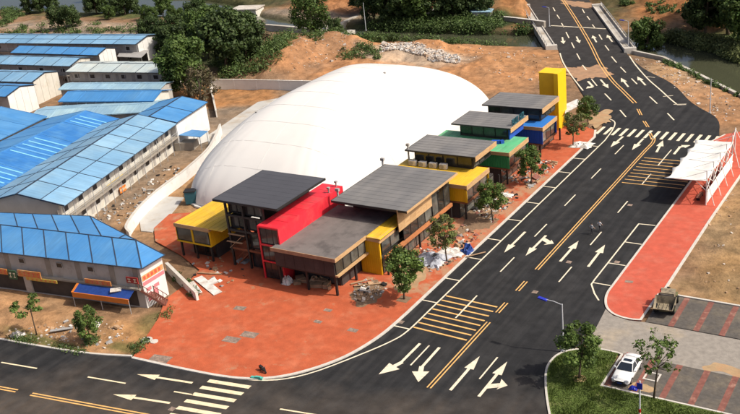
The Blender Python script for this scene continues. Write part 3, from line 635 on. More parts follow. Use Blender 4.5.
# cross road lines
cdv = Vector((math.cos(.152), math.sin(.152)))
for p, L_ in ((Vector((-99.8, 60.4)), 5.8), (Vector((-86.3, 62.5)), 5.6), (Vector((-113.5, 58.3)), 5.8), (Vector((-74.0, 64.4)), 2.6)): seg('lane_dash', tuple(p), tuple(p + cdv * L_), .22, 'cream')
for dn in (-.22, .22):
    n = Vector((-cdv.y, cdv.x)) * dn; p = Vector((-90.0, 57.0)) + n
    seg('centre_line', tuple(p), tuple(p + cdv * 18.4), .2, 'yellow')
    p = Vector((-118.0, 52.8)) + n; seg('centre_line', tuple(p), tuple(p + cdv * 26), .2, 'yellow')
seg('lane_dash', (-60.3, 66.6), (-54.8, 67.5), .22, 'cream')
# arrows
def arrow(tail, tip, kind='straight', m='white', w=.32, hw=1.0, hl=2.1, branch=None):
    tail, tip = Vector(tail), Vector(tip); d = tip - tail; L_ = d.length; d.normalize(); n = Vector((-d.y, d.x))
    mb = MB(); P = lambda a, b: tuple(tail + d * a + n * b)
    if kind != 'turn':
        mb.sheet([P(0, -w / 2), P(L_ - hl, -w / 2), P(L_ - hl, -hw / 2), P(L_, 0), P(L_ - hl, hw / 2), P(L_ - hl, w / 2), P(0, w / 2)], ZM)
    if branch:                      # side head: s is the side (+1 left of travel)
        s, at_, bl, bw = branch
        mb.sheet([P(at_ - .3, s * w / 2), P(at_ + .5, s * w / 2), P(at_ + 1.2, s * (bl - .75)), P(at_ + .75, s * (bl - .8)), P(at_ + 1.6 + bw, s * bl), P(at_ + 2.5 + bw, s * (bl - 1.15)), P(at_ + 2.0, s * (bl - .95)), P(at_ + 1.4, s * .1)], ZM + .003)
    mark('lane_arrow', mb, m)
def turn_arrow(tail, elbow, tip, m='white', w=.36, hw=1.25):
    tail, elbow, tip = Vector(tail), Vector(elbow), Vector(tip)
    d = (elbow - tail).normalized(); n = Vector((-d.y, d.x)); e = (tip - elbow).normalized(); q = Vector((-e.y, e.x))
    hb = elbow + (tip - elbow) * .28
    mb = MB().sheet([tuple(tail - n * w / 2), tuple(elbow - n * w / 2), tuple(elbow + n * w / 2), tuple(tail + n * w / 2)], ZM)
    mb.sheet([tuple(elbow - q * .28 - e * .25), tuple(hb - q * .3), tuple(hb - q * hw / 2), tuple(tip), tuple(hb + q * hw / 2), tuple(hb + q * .3), tuple(elbow + q * .28 - e * .25)], ZM + .003)
    mark('lane_arrow', mb, m)
arrow(G(525.2, 231.8), G(504.2, 252.6), w=.36, hw=1.15, hl=2.6)
arrow(G(546, 235.5), G(525.6, 255.8), w=.36, hw=1.15, hl=2.6, branch=(1, .3, 2.1, .2))
arrow(G(560.2, 261.5), G(578.6, 240.8), w=.36, hw=1.15, hl=2.6); arrow(G(588.2, 266.7), G(605, 244.8), w=.36, hw=1.15, hl=2.6)
turn_arrow(G(420, 343.5), G(400.5, 363), G(378.6, 374.4), hw=1.9); turn_arrow(G(439.4, 347.5), G(421.5, 367.5), G(418.4, 382.2), hw=2.0)
arrow(G(450.3, 390.3), G(479.7, 356.3), w=.36, hw=1.15, hl=2.8); arrow(G(478.8, 396.6), G(507.3, 361.6), w=.36, hw=1.15, hl=2.8, branch=(-1, 1.2, 2.0, .3))
arrow(G(623, 136.5), G(610.5, 147.2), w=.4, hw=1.25, hl=3.0); arrow(G(643.4, 138.5), G(632, 150), w=.4, hw=1.25, hl=3.0); arrow(G(656.5, 152.2), G(663, 140.4), w=.4, hw=1.25, hl=3.0)
turn_arrow(G(674, 154.2), G(680, 147), G(690.5, 145.2), w=.42, hw=1.6)
arrow(G(192.5, 382.9), G(137, 374.3), m='cream', w=.34, hw=1.1, hl=2.9); arrow(G(170, 403.1), G(113, 394.4), m='cream', w=.34, hw=1.1, hl=2.9)
# lanes towards the bridge
for a, b in (((642, 105), (633, 96)),): pass
fl1 = [((657.2, 103.6), (649.6, 96.5)), ((625.8, 72.5), (620.5, 67.0)), ((616.5, 62.5), (611.5, 56.5)), ((609, 50.5), (605, 45.2)), ((602, 39.5), (599, 34.5)), ((595.5, 28.5), (592.3, 24.5)), ((590, 20), (587, 16)), ((584.5, 13), (582.3, 9)), ((637, 84), (631.5, 78.5)),
       ((674, 120), (667.5, 113.2)), ((611.2, 100.2), (604.8, 93.6)), ((626, 117), (620, 110)), ((597, 85.8), (591.5, 79)), ((586.5, 70), (582.5, 65)), ((580, 59.5), (576.8, 53.5)), ((574.2, 48), (571.5, 42.5)), ((569, 38), (566, 32)), ((563.8, 27.2), (561.5, 23)), ((559.5, 18.5), (557, 14.8)), ((555, 11), (553, 7.5))]
for a, b in fl1: seg('lane_dash', G(*a), G(*b), .26)
for t, h in (((562.3, 37.2), (563.6, 43.8)), ((576.5, 36.5), (579.5, 42.8)), ((600.5, 79.5), (608.5, 88.3)), ((596.5, 42.2), (592.5, 35.3)), ((612.3, 41.7), (607, 34.7)), ((628.3, 86.8), (621.2, 78.2)), ((645.5, 85.2), (637.8, 77))):
    a, b = Vector(G(*t)), Vector(G(*h)); d = b - a
    if d.length < 7.0: b = a + d.normalized() * 7.0
    arrow(a, b, w=.38, hw=1.3, hl=3.0)
turn_arrow(G(588, 81.3), G(592.6, 86.2), G(586, 88.6), w=.5, hw=1.7)
seg('stop_line', G(551, 25.5), G(606, 28.8), .55)
for pts in ([(629.5, 56), (636, 65.5), (648, 79), (660, 89.5), (671, 99.5), (678, 105)], [(560, 53), (563, 62), (571, 75), (583, 90.5)]):
    mark('edge_line', MB().strip(smooth_poly([G(*p) for p in pts], 3), .28, ZM))
for a, b in (((663, 96.5), (673, 95.5)), ((673.5, 104.4), (686.5, 104)), ((678, 105), (686, 104.6)), ((646, 76.5), (655, 77.5))): seg('bay_line', G(*a), G(*b), .22)
# dust and dirt dragged across the carriageway; each its own sheet
def patch(name, pts, z, m, parent, jit=.25, n=5):
    P = smooth_poly(pts, 12, closed=True); cx = sum(p[0] for p in P) / len(P); cy = sum(p[1] for p in P) / len(P); q = []
    sd_ = random.randrange(999)
    for x, y in P:
        k = 1 + .55 * (float(vnoise(np.array([x]), np.array([y]), 1.6, sd_)[0]) - .5) + .35 * (float(vnoise(np.array([x]), np.array([y]), .6, sd_ + 1)[0]) - .5)
        q.append((cx + (x - cx) * k, cy + (y - cy) * k))
    P = q
    return obj(name, MB().sheet(P, z), m, parent)
patch('dust_patch', [G(568, 69), G(586, 66.5), G(604, 66.8), G(612, 76), G(596, 77.5), G(578, 80)], .004, 'dustroad', road)
patch('dust_patch', [G(561, 0.5), G(574, 1), G(592, 3), G(592, 7), G(570, 6)], .004, 'dustroad', road)
patch('sand_patch', [G(590, 114), G(598, 110), G(612, 112), G(609, 121), G(598, 127), G(588, 124)], .128, 'sand', plaza)
patch('sand_patch', [G(394, 268), G(412, 262), G(428, 260), G(424, 276), G(410, 291), G(398, 287)], .128, 'sand', plaza)
patch('sand_patch', [G(470, 205), G(486, 200), G(500, 214), G(484, 228), G(462, 232)], .128, 'soil', plaza)
patch('sand_patch', [G(352, 289), G(376, 280), G(386, 290), G(372, 304), G(352, 302)], .128, 'soil', plaza)
patch('sand_patch', [G(700, 372), G(722, 372), G(742, 380), G(740, 372), G(715, 364)], .052, 'sand', drive)
patch('sand_patch', [(-27.6, 84.7), (-25.0, 84.8), (-24.6, 85.6), (-26.2, 86.4), (-27.6, 85.6)], .082, 'sand', pk, .08)
for (px, py) in ((212, 334), (247, 333), (172, 360), (317, 322), (352, 308)): pass
mh = mesh_of('drain_cover', MB().box(-1.1, 1.1, -.65, .65, -.01, .012), 'manhole')
for (px, py, s, r) in ((231.5, 340.5, 1.0, .1), (249.5, 335.5, 1.0, .1), (160, 360, 1.25, .15), (240, 309, .75, .2), (318, 322.5, .5, 0), (353, 331, .6, 0), (328, 311, .5, 0)):
    x, y = G(px, py); piece('drain_cover', mh, plaza, (x, y, .123), (0, 0, r), (s, s, 1))
mh2 = mesh_of('drain_cover', MB().box(-.35, .35, -.35, .35, -.004, .006), 'manhole')
for (px, py) in ((535, 292), (401, 322), (630, 205), (617, 262), (569, 262), (172, 409)):
    x, y = G(px, py); piece('drain_cover', mh2, road, (x, y, .003))
x, y = G(629, 282.5); piece('drain_cover', mesh_of('drain_cover', MB().box(-.5, .5, -.3, .3, -.004, .01), 'manhole'), red2, (x, y, .123), (0, 0, .1))
# concrete pad by the dome
pad = struct('concrete_pad', MB().sheet([G(*p) for p in ((141, 231), (139.5, 219), (146, 209), (155, 201), (166, 196.5), (184, 197.5), (176, 208), (164, 222), (152, 232))], .03, .2), 'concpad')
struct('concrete_pad', MB().sheet([G(205, 137), G(213, 132), G(232, 119), G(258, 102), G(290, 96), G(290, 104), G(252, 126), G(228, 146), G(213, 147)], .03, .2), 'concpad')
obj('slab_edge', MB().box(-127.6, -122.6, 139.5, 141.5, -.1, .9), 'concpad', pad)
# ------------------------------------------------------------------ inflatable dome
def build_dome():
    x0, x1, y0, y1, h, n, m = -117.5, -79.5, 108.3, 173.5, 14.8, 4.2, 1.75
    cx, cy = (x0 + x1) / 2, (y0 + y1) / 2
    t = thing('air_dome', (cx, cy, 0), 'huge white inflatable dome behind the coloured container buildings', 'dome')
    NS, NT = 34, 128; vs, fs = [], []
    def P(k, a):
        r = (1 - k ** m) ** (1 / m); c, s = math.cos(a), math.sin(a)
        f = lambda q: math.copysign(abs(q) ** (2 / n), q)
        b = 1 + .0035 * math.cos(a * 46) * min(1, (1 - k) * 3)
        return (cx + (x1 - x0) / 2 * r * f(c) * b, cy + (y1 - y0) / 2 * r * f(s) * b, k * h)
    ks = [math.sin(i / NS * math.pi / 2) ** 1.0 for i in range(NS)]
    for k in ks: vs += [P(k, 2 * math.pi * j / NT) for j in range(NT)]
    vs.append((cx, cy, h))
    for i in range(NS - 1): fs += [(i * NT + j, i * NT + (j + 1) % NT, (i + 1) * NT + (j + 1) % NT, (i + 1) * NT + j) for j in range(NT)]
    fs += [((NS - 1) * NT + j, (NS - 1) * NT + (j + 1) % NT, NS * NT) for j in range(NT)]
    obj('membrane', MB().add(vs, fs), 'dome', t, smooth=True)
    # cross seams in the membrane, and the anchor skirt
    def surf(x, y):
        u, v = abs((x - cx) / ((x1 - x0) / 2)), abs((y - cy) / ((y1 - y0) / 2))
        r = (u ** n + v ** n) ** (1 / n)
        return h * max(0, 1 - min(1, r) ** m) ** (1 / m)
    for i, yy in enumerate(np.arange(113, 171, 4.8)):
        pts = [(x, yy, surf(x, yy) + .02) for x in np.linspace(x0 + 1.0, x1 - 1.0, 40)]
        obj('seam', MB().tube(pts, .014, 5), 'dome', t)
    for xx in (-108, -98.5, -89): obj('seam', MB().tube([(xx, y, surf(xx, y) + .015) for y in np.linspace(y0 + 1, y1 - 1, 60)], .012, 5), 'dome', t)
    skirt = [(P(0, 2 * math.pi * j / 96)[0], P(0, 2 * math.pi * j / 96)[1]) for j in range(97)]
    obj('anchor_skirt', MB().strip(skirt, .5, -.1, .32, side=-1), 'domeseam', t)
    for (x, y) in ((-93, 146), (-108, 126)): obj('vent_valve', MB().box(x - .2, x + .2, y - .15, y + .15, surf(x, y) - .1, surf(x, y) + .2), 'debgrey', t)
build_dome()

# ------------------------------------------------------------------ container buildings
def ribs_y(mb, x, y0, y1, z0, z1, s, step=.3, d=.05):          # vertical ribs on a wall in the plane x = const facing s
    n = max(1, int((y1 - y0) / step))
    for i in range(n):
        y = y0 + (i + .5) * (y1 - y0) / n
        mb.box(min(x, x + s * d), max(x, x + s * d), y - step * .28, y + step * .28, z0 + .03, z1 - .03)
def ribs_x(mb, y, x0, x1, z0, z1, s, step=.3, d=.05):
    n = max(1, int((x1 - x0) / step))
    for i in range(n):
        x = x0 + (i + .5) * (x1 - x0) / n
        mb.box(x - step * .28, x + step * .28, min(y, y + s * d), max(y, y + s * d), z0 + .03, z1 - .03)
_wcache = {}
def window(parent, plane, c, w, h, gm='glass', fm='dark', fr=.07, bars=0, name='window'):
    """plane 'E' (facing +x), 'S' (facing -y), 'W'; c = centre on the wall; pane with its frame as sub-part"""
    key = (round(w, 2), round(h, 2), gm, fm, bars)
    if key not in _wcache:
        a, b = w / 2, h / 2
        pane = mesh_of('window', MB().box(-a, a, -.03, .03, -b, b), gm)
        f = MB(); f.box(-a, -a + fr, -.07, .05, -b, b); f.box(a - fr, a, -.07, .05, -b, b); f.box(-a + fr, a - fr, -.07, .05, b - fr, b); f.box(-a + fr, a - fr, -.07, .05, -b, -b + fr)
        for k in range(bars): q = -a + (k + 1) * w / (bars + 1); f.box(q - .03, q + .03, -.06, .05, -b + fr, b - fr)
        _wcache[key] = (pane, mesh_of('window_frame', f, fm))
    pm, fmm = _wcache[key]
    rz = {'S': 0, 'E': math.pi / 2, 'W': -math.pi / 2, 'N': math.pi}[plane] if isinstance(plane, str) else plane
    p = piece(name, pm, parent, c, (0, 0, rz))
    f = bpy.data.objects.new('window_frame', fmm); COL.objects.link(f); f.parent = p
    return p
def win_row(parent, plane, at_, a0, a1, z0, z1, n, **k):
    w = (a1 - a0) / n
    for i in range(n):
        a = a0 + (i + .5) * w
        c = (at_, a, (z0 + z1) / 2) if plane in 'EW' else (a, at_, (z0 + z1) / 2)
        window(parent, plane, c, w - .04, z1 - z0, **k)
def roof_panels(t, x0, x1, y0, y1, z, th, m, n, axis='x', name='roof_panel', gap=.03, slope=0.0):
    """flat roof of n sheets with open joints"""
    if axis == 'x':
        w = (x1 - x0) / n; me = mesh_of(name, MB().box(-w / 2 + gap, w / 2 - gap, -(y1 - y0) / 2, (y1 - y0) / 2, -th / 2, th / 2), m)
        for i in range(n): piece(name, me, t, (x0 + (i + .5) * w, (y0 + y1) / 2, z - th / 2))
    else:
        w = (y1 - y0) / n; me = mesh_of(name, MB().box(-(x1 - x0) / 2, (x1 - x0) / 2, -w / 2 + gap, w / 2 - gap, -th / 2, th / 2), m)
        for i in range(n): piece(name, me, t, ((x0 + x1) / 2, y0 + (i + .5) * w, z - th / 2))
    obj('roof_deck', MB().box(x0 + .05, x1 - .05, y0 + .05, y1 - .05, z - th - .06, z - th + .02), 'dark', t)
def upper_box(t, x0, x1, y0, y1, zr, zb, over=.9, fascia=.78, npan=10, front_post=3, m='roofgrey'):
    """glazed upper storey with an overhanging grey roof, timber fascia on the street side"""
    roof_panels(t, x0, x1, y0, y1, zr, .1, m, npan, 'y')
    obj('fascia', MB().box(x1, x1 + .08, y0 - .02, y1, zr - fascia, zr + .03), 'wood', t)
    obj('roof_edge', MB().box(x0 - .05, x1, y0 - .08, y0, zr - .22, zr + .02).box(x0 - .08, x0, y0, y1, zr - .22, zr + .02), 'dark', t)
    bx0, bx1, by0, by1 = x0 + over, x1 - over, y0 + over, y1 - .3
    obj('upper_wall', MB().box(bx0, bx1, by0 + .1, by1, zb, zr - .17), 'darkclad', t)
    win_row(t, 'S', by0 + .06, bx0 + .1, bx1 - .1, zb + .25, zr - .35, max(3, int((bx1 - bx0) / 2.2)), gm='glassA')
    win_row(t, 'E', bx1 + .04, by0 + .2, by1 - .1, zb + .2, zr - .35, max(2, int((by1 - by0) / 2.0)), gm='glass')
def floating_box(t, x0, x1, y0, y1, z0, z1, roofm, wallm, nwin=3, fascia=.75, npan=8, deep=.35):
    """projecting first-floor container: coloured roof, ribbed end wall, glazed street side framed in timber"""
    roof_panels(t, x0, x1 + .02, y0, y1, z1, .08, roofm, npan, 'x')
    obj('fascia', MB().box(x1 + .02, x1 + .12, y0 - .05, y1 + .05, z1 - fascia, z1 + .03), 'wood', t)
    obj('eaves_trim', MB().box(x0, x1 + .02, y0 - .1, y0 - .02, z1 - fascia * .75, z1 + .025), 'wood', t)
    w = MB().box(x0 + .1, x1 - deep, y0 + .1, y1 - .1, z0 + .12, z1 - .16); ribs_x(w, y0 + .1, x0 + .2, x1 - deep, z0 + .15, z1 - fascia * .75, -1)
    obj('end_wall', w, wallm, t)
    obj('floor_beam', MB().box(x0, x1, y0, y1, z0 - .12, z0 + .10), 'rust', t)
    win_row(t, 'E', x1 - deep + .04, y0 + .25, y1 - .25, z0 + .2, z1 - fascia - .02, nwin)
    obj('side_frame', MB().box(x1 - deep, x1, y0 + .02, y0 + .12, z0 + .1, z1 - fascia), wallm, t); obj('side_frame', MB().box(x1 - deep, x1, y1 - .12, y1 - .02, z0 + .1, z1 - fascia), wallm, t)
def ground_floor(t, xf, y0, y1, z1, xb, n, posts=True, xp=None):
    obj('shop_wall', MB().box(xb, xf - .1, y0 + .2, y1 - .1, .12, z1), 'darkclad', t)
    win_row(t, 'E', xf - .05, y0 + .3, y1 - .2, .2, z1 - .15, n)
    if posts:
        for y in (y0 + .3, y1 - .3): obj('post', MB().box(xp - .12, xp + .12, y - .12, y + .12, .12, z1), 'dark', t)

# --- glazed tower block with charcoal roof, its steel stair, and the yellow side box
tA = thing('glass_building', (-84, 98.5, .12), 'three-storey smoked glass building with a charcoal overhanging roof beside the red box', 'building')
roof_panels(tA, -89.9, -78.5, 92.6, 104.4, 10.6, .12, 'roofblack', 9, 'y', gap=.012)
obj('roof_edge', MB().box(-89.98, -89.9, 92.55, 104.4, 10.3, 10.62).box(-89.9, -78.5, 92.5, 92.6, 10.3, 10.62).box(-78.5, -78.42, 92.6, 104.4, 10.3, 10.62), 'dark', tA)
for i, x in enumerate((-88.3, -85.2, -81.6)):
    obj('column', MB().box(x - .14, x + .14, 93.05, 93.33, .12, 10.3), 'dark', tA)
for y in (97.0, 100.6, 103.8): obj('column', MB().box(-88.44, -88.16, y - .14, y + .14, .12, 10.3), 'dark', tA)
for z in (3.0, 5.9, 8.2):
    obj('floor_beam', MB().box(-88.2, -81.7, 93.1, 93.28, z - .2, z + .12).box(-88.4, -88.2, 93.1, 103.8, z - .2, z + .12), 'rust' if z < 4 else 'dark', tA)
obj('floor_slab', MB().box(-85.2, -79, 94.6, 103.8, 2.85, 3.05).box(-85.2, -79, 94.6, 103.8, 5.75, 5.95), 'darkclad', tA)
obj('core_wall', MB().box(-84.9, -81.4, 96.2, 104.0, .12, 10.4), 'darkclad', tA)
for z0, z1 in ((.3, 2.8), (3.2, 5.6), (6.05, 8.0), (8.35, 10.25)):
    win_row(tA, 'S', 93.6, -85.1, -81.7, z0, z1, 2, gm='glassA')
for z0, z1 in ((6.05, 8.0), (8.35, 10.25)): win_row(tA, 'S', 93.75, -88.1, -85.3, z0, z1, 2, gm='glassA'); win_row(tA, 'W', -88.0, 93.5, 103.6, z0, z1, 4, gm='glassA')
st = MB(); 
for k in range(12):
    z = .35 + k * .23; st.obox((-87.9 + k * .26, 94.2, z), (.28, .9, .05))
    z2 = 3.15 + k * .23; st.obox((-85.0 - k * .26, 95.3, z2), (.28, .9, .05))
stp = obj('stair_flight', st, 'rust', tA)
rl = MB()
for y, sx, z in ((93.75, 1, 0), (94.65, 1, 0), (94.85, -1, 2.8), (95.75, -1, 2.8)):
    a = (-88.0 if sx > 0 else -85.0); rl.beam((a, y, .3 + z + .9), (a + sx * 3.0, y, 3.0 + z + .9), .07, .07); rl.beam((a, y, .25 + z), (a + sx * 3.0, y, 2.95 + z), .07, .18)
    for k in range(4): rl.beam((a + sx * k, y, .3 + z + .9 * k), (a + sx * k, y, 1.2 + z + .9 * k), .05, .05)
obj('stair_rail', rl, 'rust', tA)
obj('scaffold_plank', MB().box(-88.3, -85.3, 92.7, 93.0, 5.3, 5.38).box(-88.4, -85.6, 92.3, 92.6, 4.3, 4.38).beam((-88.2, 92.6, 3.2), (-85.8, 92.6, 5.2), .08, .08), 'debbrown', tA)

tL = thing('yellow_container', (-95, 97, .12), 'yellow roofed container box raised on posts left of the glass building', 'building')
X0, X1, Y0, Y1, Z0, Z1 = -98.6, -91.9, 92.6, 101.6, 2.75, 5.6
roof_panels(tL, X0, -89.2, Y0, Y1, Z1, .08, 'yel', 10, 'x')
obj('fascia', MB().box(X0 - .05, X1 + .05, Y0 - .1, Y0, Z1 - .55, Z1 + .03), 'wood', tL)
obj('fascia', MB().box(X1, X1 + .1, Y0, Y0 + 5.2, Z1 - .5, Z1 - .1), 'wood', tL)
w = MB().box(X1 - .15, X1, Y0 + .1, Y0 + 5, Z0 + .1, Z1 - .5); ribs_y(w, X1, Y0 + .1, Y0 + 5, Z0 + .1, Z1 - .5, 1)
obj('side_wall', w, 'yelwall', tL)
obj('side_wall', MB().box(X0, X0 + .15, Y0 + .1, Y1, Z0 + .1, Z1 - .1), 'yelwall', tL)
obj('core_wall', MB().box(X0 + .3, X1 - .2, Y0 + .6, Y1 - .1, Z0 + .1, Z1 - .15), 'darkclad', tL)
win_row(tL, 'S', Y0 + .14, X0 + .15, X1 - .2, Z0 + .15, Z1 - .58, 2, fm='dark', fr=.1)
obj('floor_beam', MB().box(X0 - .02, X1 + .02, Y0 - .02, Y0 + .2, Z0 - .12, Z0 + .12).box(X1 - .2, X1 + .02, Y0 + .2, Y1, Z0 - .12, Z0 + .12), 'yelwall', tL)
obj('mullion', MB().box(X0 + 3.15, X0 + 3.45, Y0 - .02, Y0 + .1, Z0 + .1, Z1 - .5), 'yelwall', tL)
for x, y in ((X0 + .4, Y0 + .4), (X0 + 3.3, Y0 + .4), (X1 - .4, Y0 + .4), (X0 + .4, Y1 - .5), (X1 - .4, Y1 - .5)): obj('post', MB().box(x - .13, x + .13, y - .13, y + .13, .12, Z0 - .1), 'dark', tL)
obj('shop_wall', MB().box(X0 + 1.5, X1 - .5, Y0 + 1.6, Y1 - .2, .12, Z0 - .1), 'darkclad', tL)
win_row(tL, 'S', Y0 + 1.55, X0 + 1.6, X1 - .6, .2, Z0 - .2, 2, gm='glassA')

# --- red three-storey box
tR = thing('red_container', (-79.5, 99, .12), 'tall red container building between the glass building and the felt roofed block', 'building')
rx0, rx1, ry0, ry1 = -81.4, -77.8, 91.4, 107.5
roof_panels(tR, rx0, rx1, ry0, ry1, 8.25, .08, 'red', 7, 'y', gap=.03)
w = MB().box(rx1 - .15, rx1, ry0 + .1, ry1, .15, 8.15); obj('side_wall', w, 'red', tR)
obj('side_wall', MB().box(rx0, rx0 + .15, ry0 + .1, ry1, .15, 8.15), 'red', tR)
obj('core_wall', MB().box(rx0 + .2, rx1 - .2, ry0 + 1.0, ry1 - .1, .15, 8.1), 'darkclad', tR)
for z0, z1 in ((.3, 2.75), (3.05, 5.25), (5.6, 7.95)):
    win_row(tR, 'S', ry0 + .18, rx0 + .22, rx1 - .2, z0, z1, 1, gm='glassA', bars=2)
obj('front_frame', MB().box(rx0 - .02, rx0 + .18, ry0 - .04, ry0 + .1, .12, 8.2).box(rx1 - .18, rx1 + .02, ry0 - .04, ry0 + .1, .12, 8.2)
    .box(rx0 + .18, rx1 - .18, ry0 - .04, ry0 + .1, 7.98, 8.2).box(rx0 + .18, rx1 - .18, ry0 - .04, ry0 + .1, 5.3, 5.55).box(rx0 + .18, rx1 - .18, ry0 - .04, ry0 + .1, 2.78, 3.0), 'red', tR)
for y, x in ((104.6, -78.3), (107.0, -78.6)): obj('roof_vent', MB().tube([(x, y, 8.25), (x, y, 8.9)], .12, 8).box(x - .2, x + .2, y - .2, y + .2, 8.88, 9.1), 'debgrey', tR)

# --- felt roofed block
tB = thing('flat_roof_block', (-73.3, 96.8, .12), 'dark clad block with a grey felt roof raised on posts over the red plaza', 'building')
bx0, bx1, by0, by1, bz = -78.5, -68.0, 90.2, 105.8, 5.9
roof_panels(tB, bx0, bx1, by0, by1, bz, .1, 'roofB', 4, 'x', gap=.015)
obj('fascia', MB().box(bx0 - .05, bx1 + .1, by0 - .1, by0, bz - .48, bz + .05), 'debbrown', tB)
obj('fascia', MB().box(bx1, bx1 + .1, by0, 97.7, bz - .5, bz + .05), 'wood', tB)
cl_me = mesh_of('cladding_panel', MB().box(-.8, .8, -.05, .05, -1.02, 1.02), 'darkclad')
for i in range(6): piece('cladding_panel', cl_me, tB, (bx0 + 1.1 + i * 1.64, by0 + .25, 4.2))
obj('wall', MB().box(bx0 + .2, bx1 - .4, by0 + .32, by1, 3.1, bz - .15), 'darkclad', tB)
win_row(tB, 'E', bx1 - .33, by0 + .35, 97.9, 3.35, bz - .55, 4)
obj('window_sill', MB().box(bx1 - .4, bx1 + .12, by0 + .2, 98.0, 3.08, 3.32), 'wood', tB)
obj('soffit', MB().box(bx0 + .2, bx1 - .4, by0 + .3, by1, 2.95, 3.1), 'dark', tB)
for x, y in ((bx0 + .5, by0 + .6), (bx1 - .7, by0 + .6), (bx1 - .7, 95.5), (-73.4, by0 + .6)): obj('post', MB().box(x - .14, x + .14, y - .14, y + .14, .12, 2.95), 'dark', tB)
obj('shop_wall', MB().box(bx0 + .9, -69.6, 93.4, by1, .12, 2.95), 'darkclad', tB)
win_row(tB, 'S', 93.35, bx0 + 1.0, -69.7, .2, 2.8, 4, gm='glassA')
ob_ = MB(); 
for i in range(14): ob_.obox((random.uniform(-76.5, -70), random.uniform(91.6, 93.0), .3), (random.uniform(.5, 1.6), random.uniform(.4, 1.2), random.uniform(.3, 1.0)), random.uniform(0, 3))
tag(obj('stored_material', ob_, 'debbrown'), 'heap of boards and cartons stored in the shade under the felt roofed block', 'debris heap', kind='stuff')

# --- yellow end block with large grey roof
tC = thing('timber_fronted_block', (-71, 107, .12), 'two-storey block with a large grey roof, timber clad street front and full-height yellow end wall', 'building')
obj('fascia', MB().box(-66.0, -65.9, 97.9, 102.2, 4.95, 5.78), 'wood', tC)
w = MB().box(-69.3, -66.05, 98.0, 98.25, .12, 5.2); ribs_x(w, 98.0, -69.25, -66.1, .15, 2.75, -1, .32, .04); ribs_x(w, 98.0, -69.25, -66.1, 2.85, 5.1, -1, .32, .04); obj('end_wall', w, 'yelwall', tC)
obj('eaves_trim', MB().box(-69.4, -65.95, 97.82, 97.95, 5.15, 5.78), 'wood', tC)
roof_panels(tC, -69.4, -65.6, 97.75, 106.0, 5.75, .08, 'yel', 5, 'x')
ux0, ux1, uy0, uy1, uz = -76.2, -63.7, 102.1, 117.2, 8.3
roof_panels(tC, ux0, ux1, uy0, uy1, uz, .1, 'roofgrey', 12, 'y', gap=.025)
obj('roof_edge', MB().box(ux0, ux1, uy0 - .08, uy0, uz - .3, uz + .02).box(ux0 - .08, ux0, uy0, uy1, uz - .3, uz + .02), 'dark', tC)
pl_me = mesh_of('timber_panel', MB().box(-.05, .05, -.79, .79, -1.62, 1.62), 'wood')
for i in range(6): piece('timber_panel', pl_me, tC, (-65.2 + 0.0, 102.75 + i * 1.6, 6.66))
obj('fascia', MB().box(ux1, ux1 + .08, uy0 - .05, uy1, uz - .3, uz + .03), 'wood', tC)
obj('fascia', MB().box(-65.25, -65.13, 111.6, uy1, 7.3, uz - .12), 'wood', tC)
obj('upper_wall', MB().box(ux0 + 1, -65.4, 105.9, uy1 - .2, 3.0, uz - .14), 'darkclad', tC)
win_row(tC, 'S', 105.84, ux0 + 1.1, -65.7, 6.1, uz - .35, 5, gm='glassA')
win_row(tC, 'E', -66.0, 98.4, 103.1, 3.2, 4.95, 2); win_row(tC, 'E', -65.32, 103.2, 111.5, 3.2, 5.0, 4); win_row(tC, 'E', -65.32, 111.7, 117.2, 3.2, 7.25, 3)
obj('beam', MB().box(-65.5, -65.0, 98.1, 117.4, 2.62, 3.12), 'orangebeam', tC)
obj('lower_wall', MB().box(-76, -66.3, 98.3, 117.2, .12, 3.0), 'darkclad', tC)
win_row(tC, 'E', -66.1, 98.4, 117.0, .2, 2.6, 8)
for y in (98.4, 103.1, 107.4, 111.6, 117.2): obj('post', MB().box(-65.4, -65.15, y - .1, y + .1, .12, 2.62), 'dark', tC)
for i, (x, y) in enumerate(((-76.3, 104), (-76.4, 116.8))):
    c = MB().tube([(x, y, uz - .1), (x, y, uz + .7)], .16, 8).box(x - .3, x + .3, y - .2, y + .2, uz + .7, uz + 1.1); obj('roof_vent', c, 'debgrey', tC)

# --- second yellow container with grey upper roof
tD = thing('yellow_container', (-70, 122, .12), 'projecting yellow roofed container with a row of air conditioners below a grey upper roof', 'building')
floating_box(tD, -77.5, -62.9, 118.2, 126.0, 2.95, 5.85, 'yel', 'yelwall', nwin=3)
upper_box(tD, -76.3, -63.9, 123.6, 131.2, 8.35, 5.87, over=1.0, npan=7)
ground_floor(tD, -64.5, 118.4, 131, 2.85, -76, 5, True, -63.5)
for i, (x, y) in enumerate(((-76.0, 124.0), (-77.2, 118.9))):
    c = MB().tube([(x, y, 5.8), (x, y, 8.9 if i == 0 else 6.6)], .14, 8).box(x - .25, x + .25, y - .2, y + .2, 8.9 if i == 0 else 6.6, 9.3 if i == 0 else 6.95); obj('roof_vent', c, 'debgrey', tD)
# --- green
tG = thing('green_container', (-70, 137, .12), 'projecting green roofed container between the yellow and blue containers', 'building')
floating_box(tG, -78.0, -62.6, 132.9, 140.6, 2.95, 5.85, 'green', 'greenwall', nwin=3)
upper_box(tG, -75.2, -64.3, 137.6, 144.8, 8.25, 5.87, over=1.0, npan=7)
obj('upper_blue_wall', MB().box(-65.2, -65.0, 138.7, 144.4, 5.9, 7.9), 'bluewall', tG)
ground_floor(tG, -64.4, 133.1, 144.6, 2.85, -76, 5, True, -63.3)
